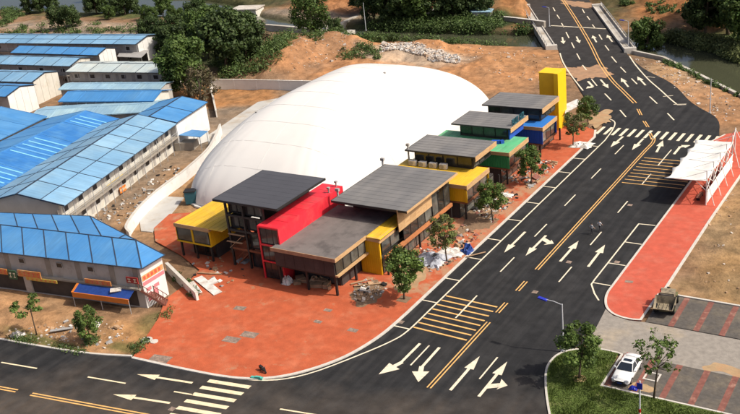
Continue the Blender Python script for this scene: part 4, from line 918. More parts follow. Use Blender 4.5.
# --- blue
tU = thing('blue_container', (-70, 150, .12), 'projecting blue container below the last grey roof, next to the yellow tower', 'building')
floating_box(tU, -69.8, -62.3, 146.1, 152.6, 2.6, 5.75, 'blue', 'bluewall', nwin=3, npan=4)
upper_box(tU, -74.6, -63.2, 148.4, 156.2, 8.3, 5.77, over=.7, npan=7, fascia=.9)
obj('link_wall', MB().box(-75, -69.9, 145.2, 152.4, .12, 5.7), 'darkclad', tU)
ground_floor(tU, -64.2, 146.3, 156, 2.45, -74, 4, True, -63)
# --- yellow tower
tT = thing('yellow_tower', (-67, 162.8, .12), 'bright yellow tower slab at the far end of the container row', 'tower')
obj('tower_panel', MB().box(-68.9, -65.9, 160.9, 161.15, .12, 10.9).box(-68.9, -65.9, 164.0, 164.25, .12, 10.9), 'yelwall', tT)
obj('tower_slab', MB().box(-65.9, -65.1, 160.6, 164.6, .12, 11.0), 'yeltower', tT)
obj('tower_cap', MB().box(-69.0, -65.9, 160.85, 164.3, 10.9, 11.0).box(-69.0, -68.8, 161.15, 164.0, .12, 10.9), 'yeltower', tT)
cn = thing('awning', (-64, 168, .0), 'small pale flat canopy on posts behind the yellow tower', 'canopy')
obj('canopy_roof', MB().sheet([G(565, 113, 3), G(583, 102.5, 3), G(577, 99, 3), G(566, 104, 3)], 3.0, .15), 'debwhite', cn)
for p in ((567, 111.5), (581, 102.7), (567, 105)):
    x, y = G(*p, 3); obj('post', MB().box(x - .08, x + .08, y - .08, y + .08, 0, 2.86), 'metal', cn)
# things standing on the roofs
for i, x in enumerate((-75.0, -73.15, -71.3, -69.45)):
    a = thing('air_conditioner', (x, 123.4, 5.87), 'white air conditioner box in the row on the yellow roof', 'air conditioner', 'air conditioners on the yellow roof')
    obj('casing', MB().box(x - .62, x + .62, 123.15, 123.75, 5.93, 6.75), 'debwhite', a)
    obj('grille', MB().tube([(x - .15, 123.16, 6.34), (x - .15, 123.1, 6.34)], .34, 14), 'debgrey', a)
    obj('foot', MB().box(x - .6, x - .5, 123.2, 123.7, 5.86, 5.94).box(x + .5, x + .6, 123.2, 123.7, 5.86, 5.94), 'dark', a)
for i in range(5):
    y = 139.3 + i * 1.0; x = -64.55
    a = thing('sign_letter', (x, y, 8.25), 'dark raised sign letter in the row on the grey roof above the blue wall', 'sign', 'sign letters on the grey roof')
    lb = MB().box(x - .08, x + .08, y - .36, y - .2, 8.25, 9.3)
    if i != 2: lb.box(x - .08, x + .08, y + .16, y + .32, 8.25, 9.3)
    if i % 2 == 0: lb.box(x - .08, x + .08, y - .2, y + .16, 9.1, 9.28)
    if i in (1, 2, 4): lb.box(x - .08, x + .08, y - .2, y + .16, 8.3, 8.48)
    if i in (0, 3): lb.box(x - .08, x + .08, y - .2, y + .16, 8.7, 8.86)
    obj('letter_stroke', lb, 'teal', a)
b_ = MB().obox((-66.5, 136.4, 6.15), (1.3, .6, .55), .3).obox((-65.6, 136.9, 6.1), (.6, .6, .5), .8)
tag(obj('blue_roll', b_, 'bluewall'), 'small blue bundle lying on the green roof', 'bundle')
for k, (px, py) in enumerate(((331, 181),)):
    pass
# ------------------------------------------------------------------ workers' housing on the left
def panel_mesh(a, b, th, m, gap): return mesh_of('roof_panel', MB().box(gap, a - gap, gap, b - gap, 0, th), m)
def gable_house(name, label, o, ang, L, W, ze, zr, nl, nw, roofm, wallm, over=.7, front_win=0, end_m=None, wall_h=None, group=None, stripes=None, backm=None, gallery=False, cat='house', seamm='seam', frontm=None):
    """o = front right eave corner; u runs left along the eave (ang = direction of u), v runs to the back"""
    t = thing(name, (o[0], o[1], TZ(*o)), label, cat, group)
    ux, uy = math.cos(ang), math.sin(ang)
    # v = u rotated clockwise so that it points away from the front
    vx, vy = uy, -ux
    T = Matrix(((ux, vx, 0, o[0]), (uy, vy, 0, o[1]), (0, 0, 1, 0), (0, 0, 0, 1)))
    fl = T.to_3x3().determinant() < 0
    zb = min(TZ(*(T @ Vector((a, b, 0))).xy) for a in (0, L) for b in (0, W)) - .3
    rise = zr - ze; half = W / 2; sl = math.hypot(half, rise)
    for side in (0, 1):
        pw, pl = sl / nw, L / nl
        me = panel_mesh(pl, pw, .08, (roofm if side == 0 else (backm or roofm)), .05)
        for i in range(nl):
            for j in range(nw):
                q = j / nw
                if side == 0: pos = Vector((i * pl, q * half, ze + q * rise)); sx = Vector((1, 0, 0)); sy = Vector((0, half, rise)).normalized()
                else: pos = Vector((i * pl, W - q * half, ze + q * rise)); sx = Vector((1, 0, 0)); sy = Vector((0, -half, rise)).normalized()
                P = T @ pos; X = T.to_3x3() @ sx; Y = T.to_3x3() @ sy; Z = X.cross(Y)
                if Z.z < 0: Z = -Z
                mw = Matrix.Identity(4)
                for r_ in range(3): mw[r_][0], mw[r_][1], mw[r_][2] = X[r_], Y[r_], Z[r_]
                b_ = ROOT[t.name]; mw.translation = P - b_
                p = bpy.data.objects.new('roof_panel', me); COL.objects.link(p); p.parent = t; p.matrix_basis = mw
    sm = MB(T); sm.add([(-.02, -.02, ze - .06), (L + .02, -.02, ze - .06), (L + .02, half, zr - .05), (-.02, half, zr - .05), (L + .02, W + .02, ze - .06), (-.02, W + .02, ze - .06)], [(0, 1, 2, 3), (3, 2, 4, 5)])
    sm.beam((0, half, zr + .06), (L, half, zr + .06), .35, .1)
    for i in range(nl + 1):
        u = min(max(i * L / nl, .06), L - .06)
        sm.beam((u, 0, ze + .10), (u, half, zr + .10), .14, .07); sm.beam((u, W, ze + .10), (u, half, zr + .10), .14, .07)
    for j in range(1, nw):
        for v in (j / nw * half, W - j / nw * half):
            z = ze + j / nw * rise + .10; sm.beam((0, v, z), (L, v, z), .12, .06)
    obj('roof_seams', sm, seamm, t)
    w0, w1, v0, v1 = over * .4, L - over * .4, over, W - over
    zw = ze + over / half * rise - .12
    wm = MB(T); wm.add([(w0, v0, zb), (w1, v0, zb), (w1, v1, zb), (w0, v1, zb), (w0, v0, zw), (w1, v0, zw), (w1, v1, zw), (w0, v1, zw), (w0, half, zr - .14), (w1, half, zr - .14)],
                       [(0, 1, 5, 4), (2, 3, 7, 6), (1, 2, 6, 9, 5), (3, 0, 4, 8, 7)])
    obj('wall', wm, frontm or wallm, t)
    if end_m:
        e = MB(T); n = 4; 
        for i in range(n):
            a = v0 + (v1 - v0) * i / n; b = v0 + (v1 - v0) * (i + 1) / n
            top = lambda v: zr - .2 - abs(v - half) / half * rise
            e2 = MB(T); e2.add([(w0 - .06, a + .04, zb), (w0 - .06, b - .04, zb), (w0 - .06, b - .04, top(b)), (w0 - .06, a + .04, top(a)), (w0 + .02, a + .04, zb), (w0 + .02, b - .04, zb), (w0 + .02, b - .04, top(b)), (w0 + .02, a + .04, top(a))],
                           [(0, 1, 2, 3), (0, 4, 5, 1), (1, 5, 6, 2), (2, 6, 7, 3), (3, 7, 4, 0)])
            obj('end_panel', e2, end_m, t)
    if front_win:
        for row, zc in ((0, 1.6), (1, 4.2)):
            for i in range(front_win):
                u = L * (i + .5) / front_win; P = T @ Vector((u, v0 - .02, 0))
                window(t, math.atan2(-uy, -ux), (P.x, P.y, zc), 1.5, 1.1, gm='shade', fm='prefabwhite')
                P = T @ Vector((u + L / front_win * .36, v0 - .02, 0)); d = MB(T).box(u + L / front_win * .3, u + L / front_win * .3 + .9, v0 - .06, v0 + .02, zc - 1.45, zc + .6); obj('door', d, 'prefabgrey', t)
        gl = MB(T).box(0.2, L - .2, over * .15, v0 - .03, 2.75, 2.95); obj('gallery_floor', gl, 'gallery', t)
        rl = MB(T).beam((.2, over * .2, 3.9), (L - .2, over * .2, 3.9), .06, .06).beam((.2, over * .2, 3.45), (L - .2, over * .2, 3.45), .05, .05)
        for i in range(nl * 2 + 1): u = min(max(.15, i * L / (nl * 2)), L - .15); rl.beam((u, over * .2, -.2), (u, over * .2, ze - .1), .09, .09)
        obj('gallery_rail', rl, 'metal', t)
    if stripes:
        s = MB(T)
        for (i, (u, wd, q0, q1)) in enumerate(stripes):
            z = lambda q: ze + q * rise + .13
            s2 = MB(T).add([(u, q0 * half, z(q0)), (u + wd, q0 * half, z(q0)), (u + wd, q1 * half, z(q1)), (u, q1 * half, z(q1))], [(0, 1, 2, 3)]); obj('skylight_strip', s2, 'skylight', t)
    return t
def ang_of(a, b): return math.atan2(b[1] - a[1], b[0] - a[0])
def house_px(name, label, fr, fl_, W, ze=5.6, rise=1.1, **k):
    a, b = G(*fr, ze), G(*fl_, ze); L = math.hypot(b[0] - a[0], b[1] - a[1])
    return gable_house(name, label, a, ang_of(a, b), L, W, ze, ze + rise, **{**dict(nl=6, nw=1, roofm='blueroofA', wallm='prefabwall'), **k})
# long gallery block facing the dome (eave runs away from the camera): front faces east
house_px('dormitory', 'long sky-blue roofed dormitory with an access gallery facing the white boundary wall', (177.5, 123.5), (64.5, 206.3), 17.0, ze=5.6, rise=2.0, nl=7, nw=2, roofm='blueroofA', backm='blueroofA', wallm='prefabwall', over=1.6, front_win=9)
house_px('dormitory', 'short blue roofed cream block joining the far end of the gallery dormitory', (208, 102.2), (176.5, 123.0), 12.0, ze=5.8, rise=1.3, nl=2, nw=1, roofm='blueroofB', backm='blueroofB', wallm='prefabwhite', over=.5)
sheds = [
    ('workshop_shed', 'wide bright blue shed roof with pale skylight strips beside the gallery dormitory', (-147.3, 131.0), (-140.5, 88), 20.0, 5.0, 1.9, 'blueroofC', 'blueroofB', dict(stripes=[(3 + i * 1.5, .35, .06, .9) for i in range(3)] + [(16.5 + i * 1.7, .35, .06, .92) for i in range(5)] + [(30 + i * 1.6, .35, .06, .92) for i in range(5)])),
    ('workshop_shed', 'broad pale blue shed roof beyond the bright blue shed with skylight strips', (-168.0, 128), (-161.5, 92), 24.0, 5.2, 2.0, 'blueroofB', 'blueroofA', {}),
]
for nm, lb, a, b, W, ze, rise, rm, bm, kw in sheds:
    gable_house(nm, lb, a, ang_of(a, b), math.hypot(b[0] - a[0], b[1] - a[1]), W, ze, ze + rise, 6, 1, rm, 'prefabgrey', backm=bm, seamm='blueroofB', cat='shed', **kw)
house_px('workshop_shed', 'faded pale blue lean roof in front of the small blue row house', (154, 112), (28, 119.5), 9.0, ze=5.0, rise=.6, nl=6, roofm='blueroofD', wallm='prefabgrey', cat='shed', seamm='blueroofD')
# rows behind, ridges roughly along x
house_px('row_house', 'longest blue roofed row house furthest back with white gable end', (136, 44.5), (-34, 43.0), 11.5, nl=8, nw=2, roofm='blueroofA', wallm='prefabgrey', end_m='prefabwhite', front_win=8, over=1.1)
house_px('row_house', 'blue roofed row house with plain white gable beside a dark lean-to', (97.5, 55.5), (10, 53.0), 8.0, nl=5, nw=1, roofm='blueroofB', wallm='prefabgrey', end_m='prefabwhite', over=.8)
house_px('row_house', 'blue roofed row house with cream gable next to the pale grey roof', (70, 66.5), (-34, 63.5), 9.0, nl=6, nw=1, roofm='blueroofA', wallm='prefabgrey', end_m='prefabwall', front_win=5, over=1.1)
house_px('row_house', 'row house with a pale grey-green roof and cream gallery front', (160, 73.0), (65, 72.0), 10.0, rise=.9, nl=4, nw=1, roofm='paleroof', wallm='prefabwall', end_m='prefabwall', front_win=6, over=1.3)
house_px('row_house', 'low faded teal-blue roof squeezed behind the small blue row house', (160, 89.5), (58, 90.0), 6.0, ze=5.0, rise=.6, nl=4, roofm='blueroofD', wallm='prefabgrey', seamm='blueroofD')
house_px('row_house', 'small blue roofed row house with dark open end beside the big bare-branched tree', (153, 101.5), (58, 102.0), 8.5, nl=5, roofm='blueroofB', wallm='prefabwall', front_win=5, over=1.0, seamm='blueroofB')
house_px('row_house', 'row house with a pale blue roof and tall cream gable of vertical panels', (32, 82.5), (-60, 80.0), 10.0, nl=6, nw=1, roofm='blueroofA', wallm='prefabgrey', end_m='prefabwall', over=.6)
house_px('row_house', 'bright blue roofed row house with white panelled gable at the compound edge', (6, 97.0), (-86, 93.0), 10.0, nl=6, nw=1, roofm='blueroofB', wallm='prefabgrey', end_m='prefabwhite', over=.6)
tl = thing('lean_to', G(128, 60) + (0,), 'dark low lean-to shelter between the two white gables', 'shelter')
a = G(117, 53, 3.2); obj('roof_sheet', MB().sheet([G(117, 56.5, 3.2), G(141, 57.5, 3.2), G(149, 50, 3.2), G(121, 50, 3.2)], 3.2, .12), 'debgrey', tl)
for p in ((118.5, 56), (129, 56.6), (140, 57)):
    x, y = G(*p, 3.2); obj('post', MB().box(x - .1, x + .1, y - .1, y + .1, TZ(x, y) - .1, 3.1), 'dark', tl)
x, y = G(131, 51, 3.2); obj('back_wall', MB().obox((x, y, 1.5), (11, .2, 3.0), .1), 'darkclad', tl)

# near shop house: tapering plan, two-storey, roofed in blue sheets
def near_house():
    ze, zr = 6.0, 7.6
    FL, FR, RR, BK, BL = G(-40, 248.4, ze), G(142, 269.5, ze), G(165, 255.5, ze), G(90, 216.5, ze), G(-40, 211.5, ze)
    RL, RE = G(-40, 220.5, zr), G(136, 240.5, zr)
    t = thing('shop_house', (FR[0], FR[1], -.1), 'two-storey shop house with a mid-blue roof, orange signs and a white end wall', 'house')
    V = lambda p, z: Vector((p[0], p[1], z))
    fl, fr, rr, bk, bl, rl, re = V(FL, ze), V(FR, ze), V(RR, ze), V(BK, ze), V(BL, ze), V(RL, zr), V(RE, zr)
    n = 8; sm = MB()
    def pan(poly):
        c = sum(poly, Vector()) / len(poly)
        P = [p + (c - p).normalized() * .06 for p in poly]; m = len(P)
        nn = (P[1] - P[0]).cross(P[2] - P[0]).normalized(); nn = nn if nn.z > 0 else -nn
        vs = [p + nn * .06 for p in P] + [p - nn * .03 for p in P]
        up = (P[1] - P[0]).cross(P[2] - P[0]).z > 0
        fs = [tuple(range(m)) if up else tuple(range(m))[::-1]] + [(i, (i + 1) % m, (i + 1) % m + m, i + m) for i in range(m)]
        obj('roof_panel', MB().add([tuple(v) for v in vs], fs), 'blueroofB', t)
    back_e = bl.lerp(bk, 1)
    for i in range(n):
        a, b = i / n, (i + 1) / n
        pan([fl.lerp(fr, a), fl.lerp(fr, b), rl.lerp(re, b), rl.lerp(re, a)])
        sm.beam(fl.lerp(fr, a) + Vector((0, 0, .09)), rl.lerp(re, a) + Vector((0, 0, .09)), .13, .07)
    m2 = 7; kb = m2 - 2
    for i in range(m2):
        a, b = i / m2, (i + 1) / m2
        q0, q1 = bl.lerp(bk, a * 1.0), bl.lerp(bk, b)
        pan([rl.lerp(re, a * .82), rl.lerp(re, b * .82), q1, q0])
        sm.beam(q0 + Vector((0, 0, .09)), rl.lerp(re, a * .82) + Vector((0, 0, .09)), .13, .07)
    e0 = rl.lerp(re, .82); mid = bk.lerp(rr, .5)
    pan([e0, rl.lerp(re, .91), mid, bk]); pan([rl.lerp(re, .91), re, rr, mid]); pan([re, fr, rr])
    for p, q in ((bk, e0), (mid, rl.lerp(re, .91)), (re, rr), (re, fr), (rl, re), (bk, rr), (fl, fr), (fr, rr), (bl, bk)): sm.beam(p + Vector((0, 0, .08)), q + Vector((0, 0, .08)), .16, .08)
    obj('roof_seams', sm, 'seam', t)
    ctr = (fl + fr + rr + bk + bl) / 5
    inw = lambda p, k=.75: p + (ctr - p).normalized() * k
    ring = [inw(p) for p in (fl, fr, rr, bk, bl)]
    w = MB(); k = len(ring); w.add([(p.x, p.y, -.3) for p in ring] + [(p.x, p.y, ze - .05) for p in ring], [(i, (i + 1) % k, (i + 1) % k + k, i + k) for i in range(k)] + [tuple(range(k, 2 * k))])
    obj('wall', w, 'prefabgrey', t)
    # white street-end wall with an orange banner
    a, b = ring[1], ring[2]; d = (b - a).normalized(); nrm = Vector((d.y, -d.x, 0))
    def onend(s0, s1, z0, z1, off): 
        p, q = a + d * s0, a + d * s1; n_ = nrm * off
        return [(p.x + n_.x, p.y + n_.y, z0), (q.x + n_.x, q.y + n_.y, z0), (q.x + n_.x, q.y + n_.y, z1), (p.x + n_.x, p.y + n_.y, z1), (p.x, p.y, z0), (q.x, q.y, z0), (q.x, q.y, z1), (p.x, p.y, z1)]
    BF = [(0, 1, 2, 3), (1, 5, 6, 2), (0, 3, 7, 4), (3, 2, 6, 7), (0, 4, 5, 1)]
    Lw = (b - a).length
    obj('end_wall', MB().add(onend(.02, Lw - .02, -.2, ze - .1, .06), BF), 'prefabwhite', t)
    obj('banner', MB().add(onend(.1, Lw - .1, 3.9, 4.7, .09), BF), 'signor', t); obj('banner', MB().add(onend(.1, Lw - .1, 3.2, 3.75, .09), BF), 'signpink', t)
    lt = MB()
    for i in range(5): lt.add(onend(.35 + i * Lw / 6, .35 + i * Lw / 6 + .4, 4.05, 4.55, .11), BF)
    tag(obj('banner_lettering', lt, 'lettering', t), kind='stuff')
    for i, (s0, z0, w_, h_) in enumerate(((.5, .7, .9, 1.1), (1.7, 1.0, .8, 1.0), (1.9, 2.1, 1.0, .5), (.5, 2.2, .9, .5))): obj('poster', MB().add(onend(s0, s0 + w_, z0, z0 + h_, .085), BF), 'signpink', t)
    # front wall furniture
    a, b = ring[0], ring[1]; d = (b - a).normalized(); nrm = Vector((d.y, -d.x, 0)); Lf = (b - a).length; rz = math.atan2(d.y, d.x)
    def onf(px): # position along the wall for an image column, measured at mid height
        best = min(np.linspace(0, Lf, 400), key=lambda s: abs(colpx(a + d * s, 4.2) - px)); return best
    def colpx(p, z):
        v = Vector((p.x, p.y, z)) - Vector((0, 0, CAM_H)); wq = v.dot(_fw); return IMW / 2 + FPX * v.dot(CR) / wq
    def fbox(s0, s1, z0, z1, o0, o1):
        p, q = a + d * s0, a + d * s1
        vs = [(r_.x + nrm.x * o, r_.y + nrm.y * o, z) for z in (z0, z1) for r_, o in ((p, o0), (q, o0), (q, o1), (p, o1))]
        return vs, [(3, 2, 1, 0), (4, 5, 6, 7), (0, 1, 5, 4), (1, 2, 6, 5), (2, 3, 7, 6), (3, 0, 4, 7)]
    for px in (-10, 23, 61, 92): 
        s = onf(px); c = a + d * s + nrm * .04; window(t, rz, (c.x, c.y, 5.0), 1.1, .8, gm='shade', fm='prefabgrey')
    for px in (8, 49, 79, 113, 137): 
        s = onf(px); obj('drain_strip', MB().add(*fbox(s - .45, s + .45, 3.1, ze - .15, 0, .06)), 'gallery', t)
    obj('gallery_floor', MB().add(*fbox(.1, Lf - .2, 2.75, 3.0, 0, .5)), 'gallery', t)
    obj('shop_front', MB().add(*fbox(.3, Lf - 1.2, .1, 2.7, 0, .05)), 'darkclad', t)
    for px0, px1, z0, z1, m in ((-12, 8, 2.7, 3.6, 'signor'), (9, 17, 2.1, 3.5, 'signgreen'), (19, 42, 2.75, 3.75, 'signor'), (26, 57, 2.3, 2.75, 'signyel'), (86, 112, 3.0, 3.7, 'signor'), (141, 151, 3.9, 4.8, 'signred')):
        s0, s1 = onf(px0), onf(px1)
        if s1 - s0 < .5: s0, s1 = Lf - 2.0, Lf - .1
        g_ = obj('shop_sign', MB().add(*fbox(s0, s1, z0, z1, .5, .62)), m, t)
        lt = MB(); nn = max(2, int((s1 - s0) / .75))
        for i in range(nn):
            c0 = s0 + (i + .25) * (s1 - s0) / nn; ww = (s1 - s0) / nn * .5; hh = (z1 - z0)
            lt.add(*fbox(c0, c0 + ww, z0 + hh * .62, z0 + hh * .74, .62, .64)); lt.add(*fbox(c0 + ww * .4, c0 + ww * .6, z0 + hh * .2, z0 + hh * .62, .62, .64)); lt.add(*fbox(c0, c0 + ww, z0 + hh * .2, z0 + hh * .3, .62, .64))
        tag(obj('sign_lettering', lt, 'letterpale' if m in ('signred', 'signgreen') else 'lettering', g_), kind='stuff')
    for px in (25, 108):
        s = onf(px); obj('shop_pillar', MB().add(*fbox(s - .6, s + .6, .0, 2.7, .05, .3)), 'prefabgrey', t)
    # blue awning with orange trim
    s0, s1 = onf(78), onf(134)
    p, q = a + d * s0, a + d * s1; n0, n1 = nrm * .55, nrm * 2.0
    A = [(p + n0, 2.75), (q + n0, 2.75), (q + n1, 2.1), (p + n1, 2.1)]
    aw = MB(); vs = [(v.x, v.y, z) for v, z in A] + [(v.x, v.y, z - .08) for v, z in A]
    aw.add(vs, [(0, 1, 2, 3)[::-1], (4, 5, 6, 7), (0, 1, 5, 4), (1, 2, 6, 5), (2, 3, 7, 6), (3, 0, 4, 7)])
    ob = obj('awning', aw, 'tarpblue', t)
    fr_ = MB(); P, Q = p + n1, q + n1
    fr_.beam((P.x, P.y, 1.8), (Q.x, Q.y, 1.8), .12, .75); fr_.beam((P.x, P.y, 2.08), (p.x + n0.x, p.y + n0.y, 2.75), .35, .12)
    obj('awning_trim', fr_, 'tarporange', ob)
    for k in (0, .5, 1): v = P.lerp(Q, k); obj('awning_post', MB().tube([(v.x, v.y, -.2), (v.x, v.y, 1.9)], .05, 6), 'metal', t)
    c = p.lerp(q, .72) + nrm * 1.0; sh = MB().obox((c.x, c.y, 2.78), (1.5, .7, .12), rz + .5, .35); obj('loose_sheet', sh, 'debwhite', ob)
    return t, a, d, nrm, Lf
_near = near_house()
# outside stair at the end of the shop house
a_, b_ = Vector(G(140, 287, 2.9) + (2.9,)), Vector(G(167, 303, .1) + (.0,))
d_ = b_ - a_; n_ = Vector((-d_.y, d_.x, 0)).normalized()
ts = thing('outside_stair', (b_.x, b_.y, -.1), 'brown steel stair with railings leaning at the white end of the shop house', 'stair')
for s in (-1, 1):
    o_ = n_ * .75 * s
    obj('stringer', MB().beam(a_ + o_, b_ + o_, .09, .3), 'stairbrown', ts)
    r_ = MB().beam(a_ + o_ + Vector((0, 0, 1.0)), b_ + o_ + Vector((0, 0, 1.0)), .07, .07)
    for k in range(7): p = a_.lerp(b_, k / 6) + o_; r_.beam(p, p + Vector((0, 0, 1.0)), .05, .05)
    obj('railing', r_, 'stairbrown', ts)
tr_me = mesh_of('tread', MB().obox((0, 0, 0), (.3, 1.45, .05), math.atan2(d_.y, d_.x)), 'stairbrown')
for k in range(13): p = a_.lerp(b_, (k + .5) / 13); piece('tread', tr_me, ts, tuple(p))

# ------------------------------------------------------------------ walls
def wall_thing(name, label, pts, w, h, m, cat='wall', cap=True, panel=None, z=-.2):
    t = thing(name, (pts[0][0], pts[0][1], 0), label, cat)
    obj('wall_body', MB().strip(pts, w, z, h - z), m, t)
    if cap: obj('coping', MB().strip(pts, w + .14, h, .1), 'kerb', t)
    if panel:
        acc = 0.0
        for (x0, y0), (x1, y1) in zip(pts[:-1], pts[1:]):
            L = math.hypot(x1 - x0, y1 - y0); k = panel - acc
            while k < L:
                f = k / L; obj('pier', MB().obox((x0 + (x1 - x0) * f, y0 + (y1 - y0) * f, (h + .12 + z) / 2), (.4, .42, h + .12 - z), math.atan2(y1 - y0, x1 - x0)), m, t); k += panel
            acc = (acc + L) % panel
    return t
curve = smooth_poly([(-109.6, 93.4), (-111.6, 94.6), (-113.4, 97.2), (-115.8, 102.0), (-117.6, 107.0), (-118.9, 112.0), (-120.2, 118.0), (-123.4, 127.8), (-127.2, 134.8), (-131.5, 141.5)], 5)
wall_thing('boundary_wall', 'white curved boundary wall between the dormitory yard and the dome', curve, .28, 2.1, 'prefabwhite', panel=None)
wall_thing('boundary_wall', 'low thin wall climbing beside the tree towards the straight white wall', smooth_poly([G(217, 117), G(214, 103), G(211.5, 92), G(213, 88)], 4), .25, 1.4, 'whitewall')
wall_thing('boundary_wall', 'straight white panelled wall with piers behind the dome', [G(213, 88.5), G(250, 89.2), G(320, 91)], .3, 2.3, 'prefabwhite', panel=6.2)
wall_thing('planter_wall', 'low white parapet with plants beside the white end of the shop house', [G(168, 271), G(198, 301)], .35, 1.3, 'whitewall')
wall_thing('river_wall', 'long low stone kerb wall along the river bank beside the dirt strip', [(-71.2, 218.6), (-60.9, 213.2), (-50, 201.2), (-39.4, 189.2), (-28, 176.5), (-10, 156)], .7, .35, 'concrete', cap=False, z=-1.5)
wall_thing('retaining_wall', 'dark weathered retaining wall across the river left of the bridge', [G(478, 20.0), G(515, 23.5), G(545, 27.5)], .8, 1.6, 'gallery', cap=True, z=-1)
wall_thing('revetment', 'pale concrete river revetment wall behind the lone broad tree', [G(258, 25.5), G(300, 29), G(322, 31)], 1.2, .6, 'concrete', cap=False, z=-3)
wall_thing('revetment', 'curved pale path edge across the river left of the wood', smooth_poly([G(325, 27.5), G(340, 24.5), G(352, 19), G(366, 14)], 4), 1.6, .4, 'concrete', cap=False, z=-2)
wall_thing('jetty', 'short pale slab jetty sloping into the river', [G(334, 38), G(352, 30)], 2.2, .1, 'concrete', cap=False, z=-3)

# ------------------------------------------------------------------ bridge
tb = thing('bridge', (-92, 240, 0), 'flat concrete road bridge with broad pale parapets over the river', 'bridge')
for pts, sd_ in (([(-88.6, 217.6), (-114.2, 261)], 1), ([(-71.0, 217.2), (-95.0, 262.2)], -1)):
    P = [Vector(p) for p in pts]; d = (P[1] - P[0]).normalized(); n = Vector((-d.y, d.x)) * sd_
    pw = [tuple(p + n * 1.0) for p in P]
    obj('footway', MB().strip(pw, 2.5, -.9, 1.15), 'concrete', tb)
    obj('parapet', MB().strip([tuple(p + n * 2.1) for p in P], .3, .25, .55), 'concrete', tb)
    obj('parapet', MB().strip([tuple(p - n * .1) for p in P], .22, .25, .3), 'kerb', tb)
    rl = MB(); Ls = (P[1] - P[0]).length
    for k in range(18): q = P[0] + d * (k * Ls / 17) + n * 2.1; rl.box(q.x - .06, q.x + .06, q.y - .06, q.y + .06, .8, 1.5)
    a = P[0] + n * 2.1; b = P[1] + n * 2.1; rl.beam((a.x, a.y, 1.5), (b.x, b.y, 1.5), .08, .08)
    obj('railing', rl, 'metal', tb)
    for q in P: e = q + n * 1.0; obj('end_pillar', MB().obox((e.x, e.y, .25), (2.8, 1.2, 1.4), math.atan2(d.y, d.x) + math.pi / 2), 'kerb', tb)
dk = MB().sheet([(-88.3, 217), (-113.9, 260.6), (-95.2, 261.6), (-71.2, 216.6)], -.05, .9); obj('deck', dk, 'concrete', tb)
for c in ((-80.5, 217.2), (-104.5, 261)): obj('abutment', MB().obox((c[0], c[1], -2.8), (20, 1.8, 4), math.radians(2)), 'concrete', tb)
obj('pier', MB().obox((-92, 239.5, -2.8), (16, 1.2, 4), math.radians(2)), 'concrete', tb)
# ------------------------------------------------------------------ trees and plants
def leaf_cloud(centres, radii, n, size, seed, flat=.75, tilt=.9):
    """n leaf quads spread over clumps; returns vertex and face arrays"""
    r = np.random.default_rng(seed)
    centres, radii = np.array(centres, float), np.array(radii, float)
    w = radii ** 2; w /= w.sum()
    k = r.choice(len(centres), n, p=w)
    d = r.normal(size=(n, 3)); d /= np.linalg.norm(d, axis=1)[:, None]
    rad = radii[k] * (r.random(n) ** .42) * (.85 + .3 * r.random(n))
    p = centres[k] + d * rad[:, None] * np.array([1, 1, flat])
    nrm = d * .8 + r.normal(size=(n, 3)) * .55 + np.array([0, 0, .5]); nrm /= np.linalg.norm(nrm, axis=1)[:, None]
    a = np.cross(nrm, r.normal(size=(n, 3))); a /= np.linalg.norm(a, axis=1)[:, None]; b = np.cross(nrm, a)
    s = size * (.6 + .8 * r.random(n))[:, None]
    V = np.stack([p - a * s * .5, p + b * s * .32, p + a * s * .55, p - b * s * .32], 1).reshape(-1, 3)
    F = np.arange(4 * n).reshape(n, 4)
    return V, F
def np_mesh(name, V, F, m):
    me = bpy.data.meshes.new(name); n = len(F)
    me.vertices.add(len(V)); me.vertices.foreach_set('co', V.ravel())
    me.loops.add(n * 4); me.loops.foreach_set('vertex_index', F.ravel().astype(np.int32))
    me.polygons.add(n); me.polygons.foreach_set('loop_start', np.arange(0, 4 * n, 4, dtype=np.int32))
    me.update(calc_edges=True); me.materials.append(MT[m]); return me
def tree_meshes(h, cr, trunk_h, n, leaf, m, seed, bark='bark', clumps=16, r0=.14, crown_flat=.8, top=.98, limbs=6, cl=1.0):
    r = random.Random(seed); mb = MB()
    lean = Vector((r.uniform(-.06, .06), r.uniform(-.06, .06), 0)) * h
    zc = trunk_h + (h - trunk_h) * .5
    pts = [Vector((0, 0, -.25)), Vector((0, 0, trunk_h * .5)) + lean * .3, Vector((0, 0, trunk_h)) + lean * .6, Vector((0, 0, zc)) + lean, Vector((0, 0, h * .9)) + lean]
    mb.tube(pts, [r0 * 1.25, r0, r0 * .8, r0 * .5, r0 * .12], 8)
    cs, rs = [], []
    for i in range(clumps):
        ph = 2 * math.pi * (i * .618 + r.random() * .2); q = (i + .5) / clumps
        zz = trunk_h * 1.02 + (h * top - trunk_h) * (q ** .85); hor = cr * math.sqrt(max(.05, 1 - ((zz - zc) / ((h - trunk_h) * .62)) ** 2)) * r.uniform(.35, .86)
        c = Vector((hor * math.cos(ph), hor * math.sin(ph), zz)) + lean * .8; cs.append(tuple(c)); rs.append(cr * cl * r.uniform(.24, .42))
    for i in range(limbs):
        c = Vector(cs[int(i * clumps / limbs)]); s = pts[2].lerp(pts[3], r.random() * .7); m_ = s.lerp(c, .5) + Vector((0, 0, -.08 * cr))
        mb.tube([s, m_, c], [r0 * .45, r0 * .28, r0 * .06], 6)
    V, F = leaf_cloud(cs, rs, n, leaf, seed, crown_flat)
    return mesh_of('trunk', mb, bark, smooth=True), np_mesh('crown', V, F, m)
def tree(name, loc, meshes, label, cat='tree', group=None, rz=None, s=1.0, sz=None):
    z = TZ(*loc[:2]) if len(loc) == 2 else loc[2]
    t = thing(name, (loc[0], loc[1], z), label, cat, group, random.uniform(0, 6.28) if rz is None else rz)
    t.scale = (s, s, sz or s)
    for nm, me in zip(('trunk', 'crown'), meshes):
        o = bpy.data.objects.new(nm, me); COL.objects.link(o); o.parent = t
    return t
